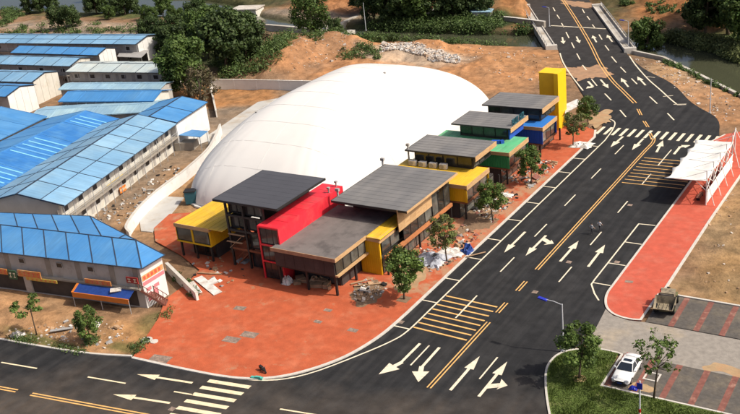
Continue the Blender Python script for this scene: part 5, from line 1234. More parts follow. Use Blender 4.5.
ST = [tree_meshes(6.4, 2.75, 2.0, 3400, .33, 'leafA', 20 + i, clumps=24, r0=.11, limbs=10, cl=.8) for i in range(3)]
ST[1] = tree_meshes(6.6, 2.7, 2.4, 1900, .32, 'leafA2', 27, clumps=28, r0=.10, limbs=14, cl=.65)
THIN = [tree_meshes(7.6, 2.6, 3.6, 750, .32, 'leafA', 31, clumps=34, r0=.10, limbs=17, cl=.55), tree_meshes(5.6, 2.8, 3.6, 800, .36, 'leafA', 32, clumps=12, r0=.09, limbs=8, cl=.7, crown_flat=.5)]
street = [(404, 300, 0, 1.1, 'street tree in full leaf on the pavement in front of the yellow end wall'), (447, 262, 1, 1.0, 'loosely leaved street tree beside the crumpled grey sheet on the pavement'),
          (493, 221, 2, .95, 'street tree before the yellow container with air conditioners'), (531, 184, 0, .95, 'street tree before the projecting green container'),
          (573, 147, 1, .95, 'street tree before the yellow tower by a white heap'), (588, 126, 2, .85, 'small street tree beside the sandy patch at the crossing')]
pit = mesh_of('tree_pit', MB().box(-.8, .8, -.8, .8, -.05, .015), 'soil')
for px, py, k, s, lb in street:
    x, y = G(px, py); piece('tree_pit', pit, plaza, (x, y, .122)); tree('street_tree', (x, y, .12), ST[k], lb, s=s, group='street trees')
x, y = G(579, 379); tree('lawn_tree', (x, y, .09), ST[2], 'round bushy tree on the lawn island by the blue street lamp', s=1.0)
x, y = G(653.5, 399.5); tree('lawn_tree', (x, y, .09), THIN[0], 'thin open-crowned tree at the lawn edge next to the white car', s=1.0)
x, y = G(36.5, 334); tree('roadside_tree', (x, y), THIN[1], 'flat-topped sparse roadside tree on the bare earth before the shop house', s=.95)
x, y = G(92, 341); tree('roadside_tree', (x, y), ST[2], 'small dense roadside tree by the timber scraps before the shop house', s=.75)
# big trees
BIG = [tree_meshes(15, 7.0, 3.0, 9000, .75, 'leafC', 41, clumps=34, r0=.4, limbs=10), tree_meshes(14, 6.0, 3, 8000, .75, 'leafB', 42, clumps=30, r0=.38, limbs=10), tree_meshes(13, 6.5, 3.5, 5200, .62, 'leafC', 43, clumps=26, r0=.36, bark='barkpale', limbs=14)]
MED = [tree_meshes(9, 4.6, 1.4, 4200, .62, 'leafB', 51, clumps=22, r0=.25), tree_meshes(8, 4.2, 1.5, 3800, .62, 'leafC', 52, clumps=20, r0=.22), tree_meshes(10, 4.8, 1.6, 4200, .62, 'leafB', 53, clumps=22, r0=.26)]
DRY = tree_meshes(9, 4.0, 2.0, 1500, .5, 'leafD', 61, clumps=18, r0=.22, bark='barkpale', limbs=16)
def put(px, py, me, label, s=1.0, sz=None, name='tree', cat='tree', group=None):
    x, y = G(px, py); tree(name, (x, y), me, label, cat, group, s=s, sz=sz)
put(190, 96, BIG[0], 'tall bright green tree at the compound edge above the small blue row house', .92, name='broadleaf_tree')
put(203, 108, DRY, 'grey half-bare tree with pale branches next to the dormitory end', 1.1, name='bare_tree')
put(180, 70, MED[1], 'round green tree behind the pale grey roofed row house', 1.0, name='broadleaf_tree')
put(226, 72, BIG[1], 'dark towering tree in the clump left of the straight white wall', 1.12, name='broadleaf_tree')
put(247, 66, BIG[1], 'dark drooping tree at the river side of the tall clump', .85, name='broadleaf_tree')
put(209, 58, BIG[0], 'pale topped tree at the back of the tall clump', .9, name='broadleaf_tree')
put(262, 62, DRY, 'brownish thin tree at the edge of the tall clump', .9, name='bare_tree')
put(314, 43, BIG[2], 'lone broad tree with see-through crown on the river bank', 1.0, name='broadleaf_tree')
put(337, 44, MED[0], 'small dark tree beside the lone broad tree', .55, name='broadleaf_tree')
put(648, 43, MED[1], 'rounded bush tree on the river bank right of the bridge', 1.0, name='bank_tree')
for px, py, k, s, lb in ((704, 40, 1, 1.05, 'large dark tree standing in the dirt field by a bare trunk'), (728, 36, 1, 1.1, 'large dark tree at the edge of the dirt field beyond the river'), (748, 48, 0, .95, 'broad tree overhanging the river meadow'), (716, 26, 1, .9, 'dark tree at the back of the group in the dirt field')):
    put(px, py, BIG[k], lb, s, name='field_tree')
wood = [(374, 22), (389, 23), (404, 22), (420, 23), (437, 22), (453, 22), (468, 21), (482, 20), (383, 12), (398, 6), (415, 17), (432, 12), (450, 12), (466, 13), (483, 10), (497, 8), (372, 3), (410, 0), (440, -3), (470, -1), (492, -2), (508, -3), (365, 14), (520, -8), (540, -7), (556, -7)]
for i, (px, py) in enumerate(wood):
    if 416 < px < 436 and 10 < py < 16: continue
    put(px, py, MED[(0, 2, 0, 1, 2)[i % 5]], 'dense dark tree in the wood across the river', .95 + .3 * random.random(), name='wood_tree', group='trees of the wood across the river')
for px, py, k, s, lb in ((60, 31, 0, .75, 'rounded dark tree before the brown embankment, twin of the one beside it'), (74, 31, 0, .75, 'rounded dark tree before the brown embankment, twin of the one beside it')):
    put(px, py, MED[k], lb, s, name='embankment_tree', group='twin trees before the embankment')
for i, (px, py) in enumerate(((30, 13), (44, 12), (52, 5), (97, 14), (103, 12), (125, 14), (132, 11), (118, 8), (36, 4), (90, -2))):
    put(px, py, MED[(2, 0)[i % 2]], 'dark riverside tree along the top of the brown embankment', .7 + .35 * random.random(), name='riverside_tree', group='riverside trees on the embankment')
for i, (px, py) in enumerate(((146, 20), (153, 21), (163, 16), (171, 16), (180, 17), (176, 13), (110, 19))):
    put(px, py, MED[1], 'small riverside bush on the embankment crest', .3 + .3 * random.random() * (1 + (i in (2, 3))), name='riverside_bush', cat='bush', group='bushes on the embankment crest')
for i, (px, py) in enumerate(((150, 42), (160, 46), (170, 44), (176, 56), (188, 58), (166, 56), (197, 48), (186, 40), (204, 36), (216, 26), (196, 26))):
    put(px, py, MED[(0, 2)[i % 2]], 'dark shrubby tree in the thicket behind the row houses', .6 + .35 * random.random(), name='thicket_tree', group='thicket behind the row houses')
# scrub, reeds and weeds
def scatter(name, polys_px, n, size, m, label, cat, hgt, seed, clump=1.2, avoid=True):
    r = np.random.default_rng(seed); C, Rr = [], []
    for poly, share in polys_px:
        P = [G(*p) for p in poly]; xs, ys = [p[0] for p in P], [p[1] for p in P]; cnt = 0; tries = 0
        while cnt < share and tries < share * 30:
            tries += 1
            x, y = r.uniform(min(xs), max(xs)), r.uniform(min(ys), max(ys))
            if not inpoly(np.array([x]), np.array([y]), P)[0]: continue
            if avoid and float(river_d(np.array([x]), np.array([y]))[0]) < 0.2: continue
            s = clump * r.uniform(.6, 1.4); C.append((x, y, TZ(x, y) + hgt * s * .45)); Rr.append(s); cnt += 1
    V, F = leaf_cloud(C, Rr, n, size, seed, hgt)
    o = bpy.data.objects.new(name, np_mesh(name, V, F, m)); COL.objects.link(o); tag(o, label, cat, kind='stuff')
scatter('riverbank_scrub', [([(366, 24), (500, 22), (508, 44), (440, 43), (400, 40), (366, 43)], 300), ([(500, 30), (528, 29), (520, 36), (500, 40)], 12)], 26000, .5, 'scrub', 'dense green scrub along the river bank below the wood', 'scrub', .9, 71, 1.7)
scatter('meadow_scrub', [([(634, 33), (690, 38), (742, 46), (745, 74), (720, 66), (690, 54), (664, 45), (636, 42)], 210), ([(742, 30), (790, 40), (790, 90), (745, 74)], 60)], 24000, .45, 'reed', 'overgrown green meadow on the far river bank right of the bridge', 'scrub', .8, 72, 1.4)
scatter('wall_foot_scrub', [([(665, 56), (680, 62), (740, 92), (740, 98), (690, 75), (662, 61)], 90)], 6500, .4, 'scrub', 'green weeds along the low river wall', 'weeds', .8, 73, .9, avoid=False)
scatter('white_wall_scrub', [([(214, 62), (262, 50), (290, 48), (300, 56), (284, 72), (272, 80), (220, 80)], 150)], 14000, .5, 'scrub', 'thick green scrub behind the straight white wall', 'scrub', 1.0, 74, 1.8)
scatter('mound_scrub', [([(300, 44), (340, 43), (345, 50), (318, 58), (303, 54)], 28), ([(337, 59), (352, 56), (382, 59), (378, 66), (350, 66), (336, 64)], 26)], 5000, .42, 'scrub', 'green weeds growing over the dirt mounds behind the dome', 'weeds', .7, 75, 1.3)
scatter('embankment_scrub', [([(0, 33), (210, 33), (212, 38), (150, 37), (0, 34)], 80), ([(0, 0), (24, 4), (22, 16), (0, 30)], 60), ([(18, 28), (200, 29), (200, 33), (10, 33)], 30), ([(55, 4), (95, 1), (95, 8), (60, 13)], 30), ([(330, 37), (368, 28), (372, 42), (352, 42)], 24)], 15000, .5, 'scrub', 'low green scrub around the brown embankment', 'scrub', .7, 76, 1.5)
scatter('field_scrub', [([(620, 3), (650, 10), (700, 20), (740, 26), (740, 34), (690, 28), (650, 17), (622, 8)], 60)], 5000, .5, 'scrub', 'strip of dark weeds across the far dirt field', 'weeds', .7, 77, 1.1)
scatter('roadside_weeds', [([(10, 338), (34, 338), (34, 344), (12, 343)], 9), ([(52, 346), (90, 348), (88, 355), (55, 350)], 10), ([(80, 336), (98, 334), (100, 343), (84, 345)], 8), ([(130, 346), (152, 340), (146, 352), (133, 355)], 8), ([(160, 318), (172, 308), (166, 326)], 6)], 3600, .22, 'scrub', 'green weeds along the bare earth roadside', 'weeds', .6, 78, .75)
scatter('parapet_plants', [([(170, 268), (178, 270), (200, 292), (194, 298), (176, 280)], 12)], 1500, .25, 'scrub', 'leafy plants growing along the low white parapet', 'plants', .9, 79, .6)
def grass_blades():
    r = np.random.default_rng(5); n = 52000
    x = r.uniform(-37, -14, n); y = r.uniform(72, 91, n); P = grass_poly
    k = inpoly(x, y, [(p[0] * 1.0, p[1]) for p in P]); x, y = x[k], y[k]
    dm = np.full(len(x), 9.0); EP = ISLAND + [(-30.0, 91.0), (-30.0, 84.3), (20, 84.5)]
    for (ax, ay), (bx, by) in zip(EP[:-1], EP[1:]):
        tt = np.clip(((x - ax) * (bx - ax) + (y - ay) * (by - ay)) / max(1e-6, (bx - ax) ** 2 + (by - ay) ** 2), 0, 1); dm = np.minimum(dm, np.hypot(x - ax - tt * (bx - ax), y - ay - tt * (by - ay)))
    x, y = x[dm > .42], y[dm > .42]; n = len(x)
    a = r.uniform(0, 6.28, n); h = r.uniform(.05, .16, n) * (1 + (vnoise(x, y, 1.5, 31) > .6)); w = .05
    dx, dy = np.cos(a) * w, np.sin(a) * w; z = np.full(n, .085); lx, ly = r.normal(size=n) * .05, r.normal(size=n) * .05
    V = np.stack([np.stack([x - dx, y - dy, z], 1), np.stack([x + dx, y + dy, z], 1), np.stack([x + lx + dx * .2, y + ly + dy * .2, z + h], 1), np.stack([x + lx - dx * .2, y + ly - dy * .2, z + h], 1)], 1).reshape(-1, 3)
    o = bpy.data.objects.new('grass', np_mesh('grass', V, np.arange(4 * n).reshape(n, 4), 'grassblade')); COL.objects.link(o); tag(o, 'short green grass of the lawn island', 'grass', kind='stuff')
grass_blades()
for (px, py) in ((579.5, 379.5),):
    x, y = G(px, py); obj('tree_pit', MB().tube([(x, y, .08), (x, y, .12)], .75, 10), 'sand', lawn)
x, y = G(652, 377.5); obj('tree_frame', MB().box(x - .8, x + .8, y - .8, y - .62, .05, .14).box(x - .8, x + .8, y + .62, y + .8, .05, .14).box(x - .8, x - .62, y - .62, y + .62, .05, .14).box(x + .62, x + .8, y - .62, y + .62, .05, .14), 'kerb', pk)

# ------------------------------------------------------------------ street lamps
def lamp(x, y, z0, h, label, arm=2.0, blue=True):
    t = thing('street_lamp', (x, y, z0), label, 'street lamp')
    obj('pole', MB().tube([(x, y, z0), (x, y, z0 + h)], [.11, .07], 10), 'poleW', t)
    obj('base_plate', MB().box(x - .25, x + .25, y - .25, y + .25, z0 - .02, z0 + .08), 'metal', t)
    if arm:
        obj('arm', MB().tube([(x, y, z0 + h - .1), (x - arm * .5, y + .05, z0 + h + .12), (x - arm, y + .1, z0 + h + .15)], .045, 8), 'poleW', t)
        obj('lamp_head', MB().obox((x - arm - .35, y + .12, z0 + h + .15), (1.15, .42, .14), -.15, 0, .08), 'headblue', t)
x, y = G(563.4, 352); lamp(x, y, .05, 6.2, 'street lamp with a blue head at the rounded tip of the lawn island')
x, y = G(639.9, 381.0, 6.2)
t = thing('marker_post', (x, y, .05), 'grey post with a small blue plate on the lawn by the white car', 'post')
obj('pole', MB().tube([(x, y, .05), (x, y, 6.2)], [.10, .08], 10), 'poleW', t); obj('plate', MB().box(x - .28, x + .28, y - .12, y - .08, 5.3, 6.0), 'headblue', t)
for z_, m_ in ((2.6, 'redlens'), (2.2, 'white'), (1.8, 'redlens')): obj('band', MB().tube([(x, y, z_), (x, y, z_ + .38)], .13, 10), m_, t)
lamp(-71.6, 221.0, .0, 6.4, 'tall grey lamp post at the right end of the bridge', 1.2); lamp(-42.0, 177.8, -.1, 6.6, 'tall grey lamp post on the dirt strip between the parking bays and the river', 0)
x, y = G(549.5, 27); lamp(x, y, .2, 5.0, 'slim lamp post on the left footway of the bridge', 1.0)
lamp(*G(366, 30), -.1, 8, 'thin pale pole at the left edge of the wood across the river', 0)
sx_, sy_ = G(641.3, 411.5)
# ------------------------------------------------------------------ bus shelter canopy
tS = thing('tensile_shelter', (-33.5, 143, .12), 'white tensile membrane bus shelter on a row of white steel frames', 'shelter')
ys_ = [134.6, 138.6, 142.6, 146.6, 150.6]
XA, XB = -38.0, -31.9
vs_, fs_ = [], []
NU, NV = 9, 33
for j in range(NV):
    y = 134.2 + j / (NV - 1) * 17.2; ph = (j / (NV - 1) * 4) % 1.0
    sag = math.sin(math.pi * ph) if j not in (0, NV - 1) else 0
    for i in range(NU):
        u = i / (NU - 1); z = 4.45 - .75 * (1 - u) ** 1.0 - .85 * sag * math.sin(math.pi * min(1, u * 1.0 + .12)) + .25 * math.cos(u * 3.1)
        vs_.append((XA + (XB - XA) * u + (.45 * sag if i == 0 else 0), y, z))
for j in range(NV - 1):
    for i in range(NU - 1): a = j * NU + i; fs_.append((a, a + 1, a + NU + 1, a + NU))
cm = obj('membrane', MB().add(vs_, fs_), 'canvas', tS, smooth=True)
sol = cm.modifiers.new('thickness', 'SOLIDIFY'); sol.thickness = .05
for y in ys_:
    f = MB().tube([(-31.9, y, .12), (-31.9, y, 5.6)], .09, 8)
    f.tube([(-31.9, y, 5.5), (-34.9, y, 4.25), (-37.9, y, 3.75)], .04, 6); f.tube([(-31.9, y, 2.4), (-33.6, y, 3.95)], .05, 6); f.tube([(-31.9, y, 4.4), (-30.7, y, .2)], .06, 6)
    obj('frame', f, 'steelwhite', tS)
for z in (1.2, 2.4): obj('rail', MB().tube([(-31.75, 134.6, z), (-31.75, 150.6, z)], .06, 6), 'steelwhite', tS)
br = MB()
for a, b in zip(ys_[:-1], ys_[1:]): br.tube([(-31.9, a, 4.6), (-31.9, b, 2.4)], .05, 6); br.tube([(-31.9, b, 4.6), (-31.9, a, 2.4)], .05, 6)
obj('bracing', br, 'steelwhite', tS)
obj('back_panel', MB().box(-31.84, -31.78, 134.8, 150.4, .4, 2.3), 'canvas', tS)
f = MB().tube([(-33.0, 157.6, .12), (-33.0, 157.6, 4.4)], .09, 8).tube([(-33.0, 157.6, 4.3), (-31.9, 150.6, 4.4)], .05, 6).tube([(-33.0, 157.6, 4.2), (-30.4, 156.0, .2)], .05, 6).tube([(-33, 157.6, 4.2), (-35.4, 158.6, .2)], .05, 6)
obj('end_mast', f, 'steelwhite', tS)
for i in range(3):
    y = 137 + i * 4.6; o = thing('bench', (-33.4, y, .12), 'dark waiting bench under the white membrane shelter', 'bench', 'benches under the shelter')
    obj('seat', MB().box(-33.7, -33.1, y - 1.2, y + 1.2, .52, .6), 'stairbrown', o)
    for s in (-1, 1): obj('leg', MB().box(-33.65, -33.15, y + s - .06, y + s + .06, .12, .52), 'dark', o)
# ------------------------------------------------------------------ white car
def build_car(cx, cy, label):
    t = thing('parked_car', (cx, cy, .08), label, 'car')
    # stations along y (front = -y): (y, half width low, half width belt, z low, z belt/bonnet, crown)
    T = Matrix.Translation((cx, cy, .08))
    sec = [(-2.38, .62, .60, .42, .60), (-2.30, .80, .76, .26, .74), (-2.0, .90, .84, .22, .86), (-1.2, .92, .86, .22, .95), (-.85, .92, .86, .22, .99), (0, .925, .87, .22, 1.01), (1.0, .925, .87, .22, 1.03), (1.55, .92, .85, .22, 1.05), (2.1, .88, .80, .26, 1.04), (2.33, .78, .72, .34, .98), (2.40, .62, .60, .5, .82)]
    mb = MB(T); vs, fs = [], []; K = 12
    for y, wl, wb, z0, z1 in sec:
        m = (z0 + z1) / 2
        half = [(0, z0), (wl * .8, z0), (wl * .97, z0 + .08), (wl, m - .02), (wb * 1.02, z1 - .10), (wb * .86, z1 - .005), (0, z1 + .03)]
        ring = half + [(-a, b) for a, b in half[-2:0:-1]]
        vs += [(a, y, b) for a, b in ring]
    K = len(ring)
    for i in range(len(sec) - 1): fs += [(i * K + k, i * K + (k + 1) % K, (i + 1) * K + (k + 1) % K, (i + 1) * K + k) for k in range(K)]
    fs += [tuple(range(K)), tuple((len(sec) - 1) * K + k for k in range(K))[::-1]]
    body = obj('body', mb.add(vs, fs), 'carpaint', t, smooth=True)
    cab = [(-.95, .80, .98, .84, 1.0), (-.20, .60, 1.44, .84, 1.0), (.35, .60, 1.48, .84, 1.0), (1.0, .58, 1.44, .84, 1.02), (1.75, .70, 1.06, .82, 1.03)]
    # roof shell and the glasshouse below it
    mb = MB(T); mb.add([(-.60, -.22, 1.43), (.60, -.22, 1.43), (.63, .35, 1.46), (.60, 1.02, 1.43), (-.60, 1.02, 1.43), (-.63, .35, 1.46), (-.5, -.16, 1.475), (.5, -.16, 1.475), (.52, .35, 1.50), (.5, .98, 1.475), (-.5, .98, 1.475), (-.52, .35, 1.50)],
                       [(6, 7, 8, 11), (11, 8, 9, 10), (0, 1, 7, 6), (1, 2, 8, 7), (2, 3, 9, 8), (3, 4, 10, 9), (4, 5, 11, 10), (5, 0, 6, 11)])
    obj('roof', mb, 'carpaint', t, smooth=True)
    q = lambda *v: MB(T).add(v, [tuple(range(len(v)))])
    obj('windscreen', q((-.78, -.98, 1.01), (.78, -.98, 1.01), (.60, -.22, 1.43), (-.60, -.22, 1.43)), 'carglass', t)
    obj('rear_window', q((.72, 1.72, 1.07), (-.72, 1.72, 1.07), (-.58, 1.02, 1.43), (.58, 1.02, 1.43)), 'carglass', t)
    for s in (-1, 1):
        obj('side_window', q((s * .845, -.84, 1.0), (s * .845, .36, 1.02), (s * .635, .35, 1.45), (s * .61, -.2, 1.43)), 'carglass', t)
        obj('side_window', q((s * .845, .44, 1.02), (s * .83, 1.5, 1.05), (s * .605, 1.0, 1.43), (s * .635, .43, 1.45)), 'carglass', t)
        for a_, b_, w_ in (((s * .84, .40, 1.0), (s * .635, .39, 1.46), .07), ((s * .80, -.98, .99), (s * .61, -.22, 1.44), .07), ((s * .78, 1.74, 1.05), (s * .59, 1.02, 1.44), .12)):
            obj('pillar', MB(T).beam(a_, b_, w_, .055), 'carpaint', t)
        m_ = obj('wing_mirror', MB(T).obox((s * 1.0, -.72, 1.03), (.22, .14, .15), 0), 'carpaint', t)
        obj('headlight', MB(T).obox((s * .66, -2.24, .68), (.34, .22, .13), s * .35), 'lampglass', t)
        obj('tail_light', MB(T).obox((s * .64, 2.31, .88), (.32, .14, .14), -s * .3), 'redlens', t)
        hd = MB(T).box(s * .925 - .02, s * .925 + .02, -.02, .16, .86, .89).box(s * .925 - .02, s * .925 + .02, 1.0, 1.18, .88, .91); obj('door_handle', hd, 'chrome', t)
        for y in (-1.45, 1.42):
            w = obj('wheel', MB(T).tube([(s * .70, y, .33), (s * .94, y, .33)], .33, 18), 'rubber', t)
            obj('rim', MB(T).tube([(s * .93, y, .33), (s * .955, y, .33)], .21, 14), 'chrome', w)
    obj('sunroof', MB(T).box(-.42, .42, -.02, .42, 1.492, 1.512), 'carglass', t)
    obj('grille', MB(T).obox((0, -2.36, .52), (.8, .08, .16)), 'black', t); obj('number_plate', MB(T).obox((0, -2.40, .40), (.46, .05, .13)), 'tarpblue', t)
    obj('bumper_intake', MB(T).obox((0, -2.34, .33), (1.2, .08, .1)), 'black', t)
    obj('shut_line', MB(T).box(-.72, .72, -1.02, -1.0, 1.0, 1.025).box(-.926, -.922, .40, .42, .4, .98).box(.922, .926, .40, .42, .4, .98), 'black', t)
    t.scale = (1.1, 1.1, 1.1)
    return t
build_car(-28.35, 87.35, 'white saloon car with a dark sunroof parked beside the lawn')

# ------------------------------------------------------------------ site dumper
def build_dumper():
    x, y = -28.6, 102.7; t = thing('site_dumper', (x, y, .08), 'dusty site dumper with a rusty open skip in the parking bay', 'dumper')
    T = Matrix.Translation((x, y, .08)) @ Matrix.Rotation(.12, 4, 'Z')
    sk = MB(T); o = [(-1.0, -1.9, .75), (1.0, -1.9, .75), (1.15, -.2, .7), (-1.15, -.2, .7)]; top = [(-1.15, -2.4, 1.15), (1.15, -2.4, 1.15), (1.25, 0.0, 1.75), (-1.25, 0.0, 1.75)]
    inn = [(a * .9, b * .97 + .02, c + .06) for a, b, c in o]; it = [(a * .93, b * .98, c + .0) for a, b, c in top]
    v = o + top + it + inn
    sk.add(v, [(0, 1, 2, 3)[::-1], (0, 1, 5, 4), (1, 2, 6, 5), (2, 3, 7, 6), (3, 0, 4, 7), (4, 5, 9, 8), (5, 6, 10, 9), (6, 7, 11, 10), (7, 4, 8, 11), (8, 9, 13, 12), (9, 10, 14, 13), (10, 11, 15, 14), (11, 8, 12, 15), (12, 13, 14, 15)])
    s = obj('skip', sk, 'dumper', t)
    rb = MB(T)
    for k in (-.55, -.1, .35): rb.beam((k, -2.0, .88), (k * 1.05, -.3, .84), .1, .08)
    obj('skip_rib', rb, 'dumper', s)
    obj('engine_cover', MB(T).box(-.85, .85, .35, 1.7, .7, 1.9), 'dumper', t); obj('engine_grille', MB(T).box(-.7, .7, .30, .35, .85, 1.75), 'gallery', t)
    obj('chassis', MB(T).box(-.5, .5, -1.6, 2.6, .45, .7).box(.2, 1.0, 1.7, 2.7, .6, 1.0), 'olive', t)
    obj('seat', MB(T).box(-.35, .35, 1.75, 2.2, .8, 1.05).box(-.35, .35, 2.15, 2.3, 1.05, 1.55), 'black', t)
    obj('steering_column', MB(T).tube([(0, 1.6, 1.6), (0, 1.8, 1.95)], .04, 6).tube([(0, 1.78, 1.93), (0, 1.82, 1.97)], .22, 12), 'black', t)
    obj('exhaust', MB(T).tube([(-.75, .5, 1.9), (-.75, .5, 2.35)], .07, 8), 'redlens', t)
    for sx in (-1, 1):
        for yy, r in ((-1.0, .55), (1.9, .45)):
            w = obj('wheel', MB(T).tube([(sx * .85, yy, r), (sx * 1.2, yy, r)], r, 16), 'rubber', t); obj('rim', MB(T).tube([(sx * 1.19, yy, r), (sx * 1.22, yy, r)], r * .5, 12), 'olive', w)
build_dumper()

# ------------------------------------------------------------------ people
def person(x, y, rz, shirt, label, stride=.35, arm=.25, z=0.0):
    t = thing('person', (x, y, z), label, 'person', rz=rz)
    J = dict(pel=(0, 0, .94), wai=(0, .0, 1.1), che=(0, .0, 1.32), nek=(0, -.01, 1.48), hed=(0, -.03, 1.60), top=(0, -.02, 1.74))
    rad = dict(pel=(.15, .12), wai=(.135, .10), che=(.165, .115), nek=(.055, .055), hed=(.085, .10), top=(.06, .07))
    E_ = [('pel', 'wai'), ('wai', 'che'), ('che', 'nek'), ('nek', 'hed'), ('hed', 'top')]
    for s, sg in (('l', -1), ('r', 1)):
        f = stride * sg
        J.update({s + 'hip': (sg * .10, 0, .88), s + 'kne': (sg * .11, -f * .45 - .04, .5), s + 'ank': (sg * .11, -f * .9 + .08, .09), s + 'toe': (sg * .13, -f * .9 - .12, .045)})
        rad.update({s + 'hip': (.10, .10), s + 'kne': (.065, .065), s + 'ank': (.045, .045), s + 'toe': (.045, .035)})
        J.update({s + 'sho': (sg * .21, 0, 1.41), s + 'elb': (sg * .27, arm * sg * .5 + .02, 1.14), s + 'wri': (sg * .27, arm * sg - .12, .93), s + 'han': (sg * .265, arm * sg - .17, .85)})
        rad.update({s + 'sho': (.065, .065), s + 'elb': (.045, .045), s + 'wri': (.032, .032), s + 'han': (.04, .022)})
        E_ += [('pel', s + 'hip'), (s + 'hip', s + 'kne'), (s + 'kne', s + 'ank'), (s + 'ank', s + 'toe'), ('che', s + 'sho'), (s + 'sho', s + 'elb'), (s + 'elb', s + 'wri'), (s + 'wri', s + 'han')]
    names = list(J); me = bpy.data.meshes.new('body')
    me.from_pydata([J[n] for n in names], [(names.index(a), names.index(b)) for a, b in E_], [])
    o = bpy.data.objects.new('body', me); COL.objects.link(o)
    sk = o.modifiers.new('skin', 'SKIN')
    for i, n in enumerate(names): me.skin_vertices[0].data[i].radius = rad[n]; me.skin_vertices[0].data[i].use_root = (n == 'pel')
    ss = o.modifiers.new('sub', 'SUBSURF'); ss.levels = 1; ss.render_levels = 1
    bpy.context.view_layer.update()
    m2 = bpy.data.meshes.new_from_object(o.evaluated_get(bpy.context.evaluated_depsgraph_get()))
    o.modifiers.clear(); o.data = m2; m2.materials.clear()
    for k in ('skin', shirt, 'trouser', 'black'): m2.materials.append(MT[k])
    for p in m2.polygons:
        c = p.center; p.use_smooth = True
        if c.z > 1.47: p.material_index = 0
        elif c.z > .97 and not (abs(c.x) > .2 and c.z < 1.16): p.material_index = 1
        elif abs(c.x) > .2 and c.z < 1.16: p.material_index = 0
        elif c.z > .1: p.material_index = 2
        else: p.material_index = 3
    o.parent = t
    hr = MB(); n = 10
    for i in range(5):
        a = i / 4 * math.pi / 2
        hr.v += [(.10 * math.cos(a) * math.cos(2 * math.pi * k / n), .02 + .115 * math.cos(a) * math.sin(2 * math.pi * k / n), 1.64 + .13 * math.sin(a)) for k in range(n)]
    hr.f += [(i * n + k, i * n + (k + 1) % n, (i + 1) * n + (k + 1) % n, (i + 1) * n + k) for i in range(4) for k in range(n)]; hr.mi = [0] * len(hr.f)
    obj('hair', hr, 'hair', t, local=True, smooth=True)
    return t
x, y = G(591.7, 234.3); person(x, y, 2.6, 'shirtg', 'person in a light top and dark trousers walking on the road', .3)
x, y = G(599.6, 231.3); person(x, y, 2.9, 'shirtw', 'person in a white shirt walking at the lane dash', .35)
# scooter parked at the plaza corner
def scooter(x, y, rz, label, m):
    t = thing('motor_scooter', (x, y, .12), label, 'scooter'); T = Matrix.Translation((x, y, .12)) @ Matrix.Rotation(rz, 4, 'Z')
    for yy in (-.6, .6):
        w = obj('wheel', MB(T).tube([(-.06, yy, .24), (.06, yy, .24)], .24, 14), 'rubber', t); obj('rim', MB(T).tube([(-.065, yy, .24), (.065, yy, .24)], .12, 10), 'chrome', w)
    obj('body_shell', MB(T).box(-.16, .16, .1, .85, .36, .72).box(-.15, .15, -.3, .1, .26, .36).obox((0, -.42, .62), (.3, .1, .6), 0, -.25), m, t)
    obj('seat', MB(T).box(-.15, .15, .08, .8, .72, .82), 'black', t); obj('handlebar', MB(T).tube([(0, -.62, .3), (0, -.42, 1.0)], .035, 6).tube([(-.33, -.40, 1.02), (.33, -.40, 1.02)], .025, 6), 'dark', t)
    t.scale = (.85, .85, .8)
x, y = G(262, 374); scooter(x, y + .3, 1.2, 'dark motor scooter parked on the plaza corner by the kerb', 'black')
x, y = G(257, 379); o = MB().obox((x, y, .14), (1.5, .35, .26), .2).obox((x + .2, y, .32), (.7, .3, .16), .2); tag(obj('kerb_ramp', o, 'tealbright'), 'small teal plastic kerb ramp at the end of the near crossing', 'ramp')

# ------------------------------------------------------------------ loose things on the site
def crumple(name, px, py, w, d, h, m, label, cat, seed, z=.12, px_rot=0.0):
    r = random.Random(seed); x0, y0 = G(px, py); n = 11; vs, fs = [], []; a = px_rot
    for j in range(n):
        for i in range(n):
            u, v = (i / (n - 1) - .5), (j / (n - 1) - .5); e = max(0, 1 - (2 * max(abs(u), abs(v))) ** 3)
            zz = z + .02 + h * e * r.uniform(.25, 1.0); k = 1 + .2 * (r.random() - .5)
            X, Y = u * w * k, v * d * k; vs.append((x0 + X * math.cos(a) - Y * math.sin(a), y0 + X * math.sin(a) + Y * math.cos(a), zz))
    for j in range(n - 1): fs += [(j * n + i, j * n + i + 1, (j + 1) * n + i + 1, (j + 1) * n + i) for i in range(n - 1)]
    o = obj(name, MB().add(vs, fs), m); return tag(o, label, cat)
crumple('plastic_sheet', 431, 261, 4.6, 4.2, .8, 'tarpgrey', 'crumpled grey plastic sheet heaped on the pavement between two street trees', 'sheet', 1)
crumple('plastic_sheet', 452, 253, 4.0, 2.6, .5, 'debwhite', 'white plastic sheet behind the street tree by the parking bays', 'sheet', 2)
crumple('plastic_sheet', 438.5, 264.5, 1.7, 1.8, .3, 'debwhite', 'small white sheet lying before the crumpled grey sheet', 'sheet', 3)
crumple('tarpaulin', 467, 252.5, 1.5, 1.9, 1.3, 'tarpblue', 'dark blue tarpaulin bundle at the kerb by the parking bays', 'tarpaulin', 4)
crumple('plastic_sheet', 582, 146, 3.6, 3.0, .6, 'debwhite', 'white sheet covered heap by the street tree at the tower', 'sheet', 5)
crumple('plastic_sheet', 506, 196, 2.4, 1.6, .3, 'debwhite', 'white sheet on the red pavement below the green container', 'sheet', 6)
crumple('sack', 287.5, 283.5, 1.5, 1.5, 1.2, 'debwhite', 'bulky white sack standing at the corner of the dark clad block', 'sack', 7)
crumple('waste_heap', 318, 283, 2.6, 1.6, 1.1, 'cardboard', 'pile of cartons under the edge of the dark clad block', 'cartons', 8)
crumple('waste_heap', 243, 262, 2.0, 1.4, .5, 'debgrey', 'small grey waste heap before the steel stair of the glass building', 'debris', 9)
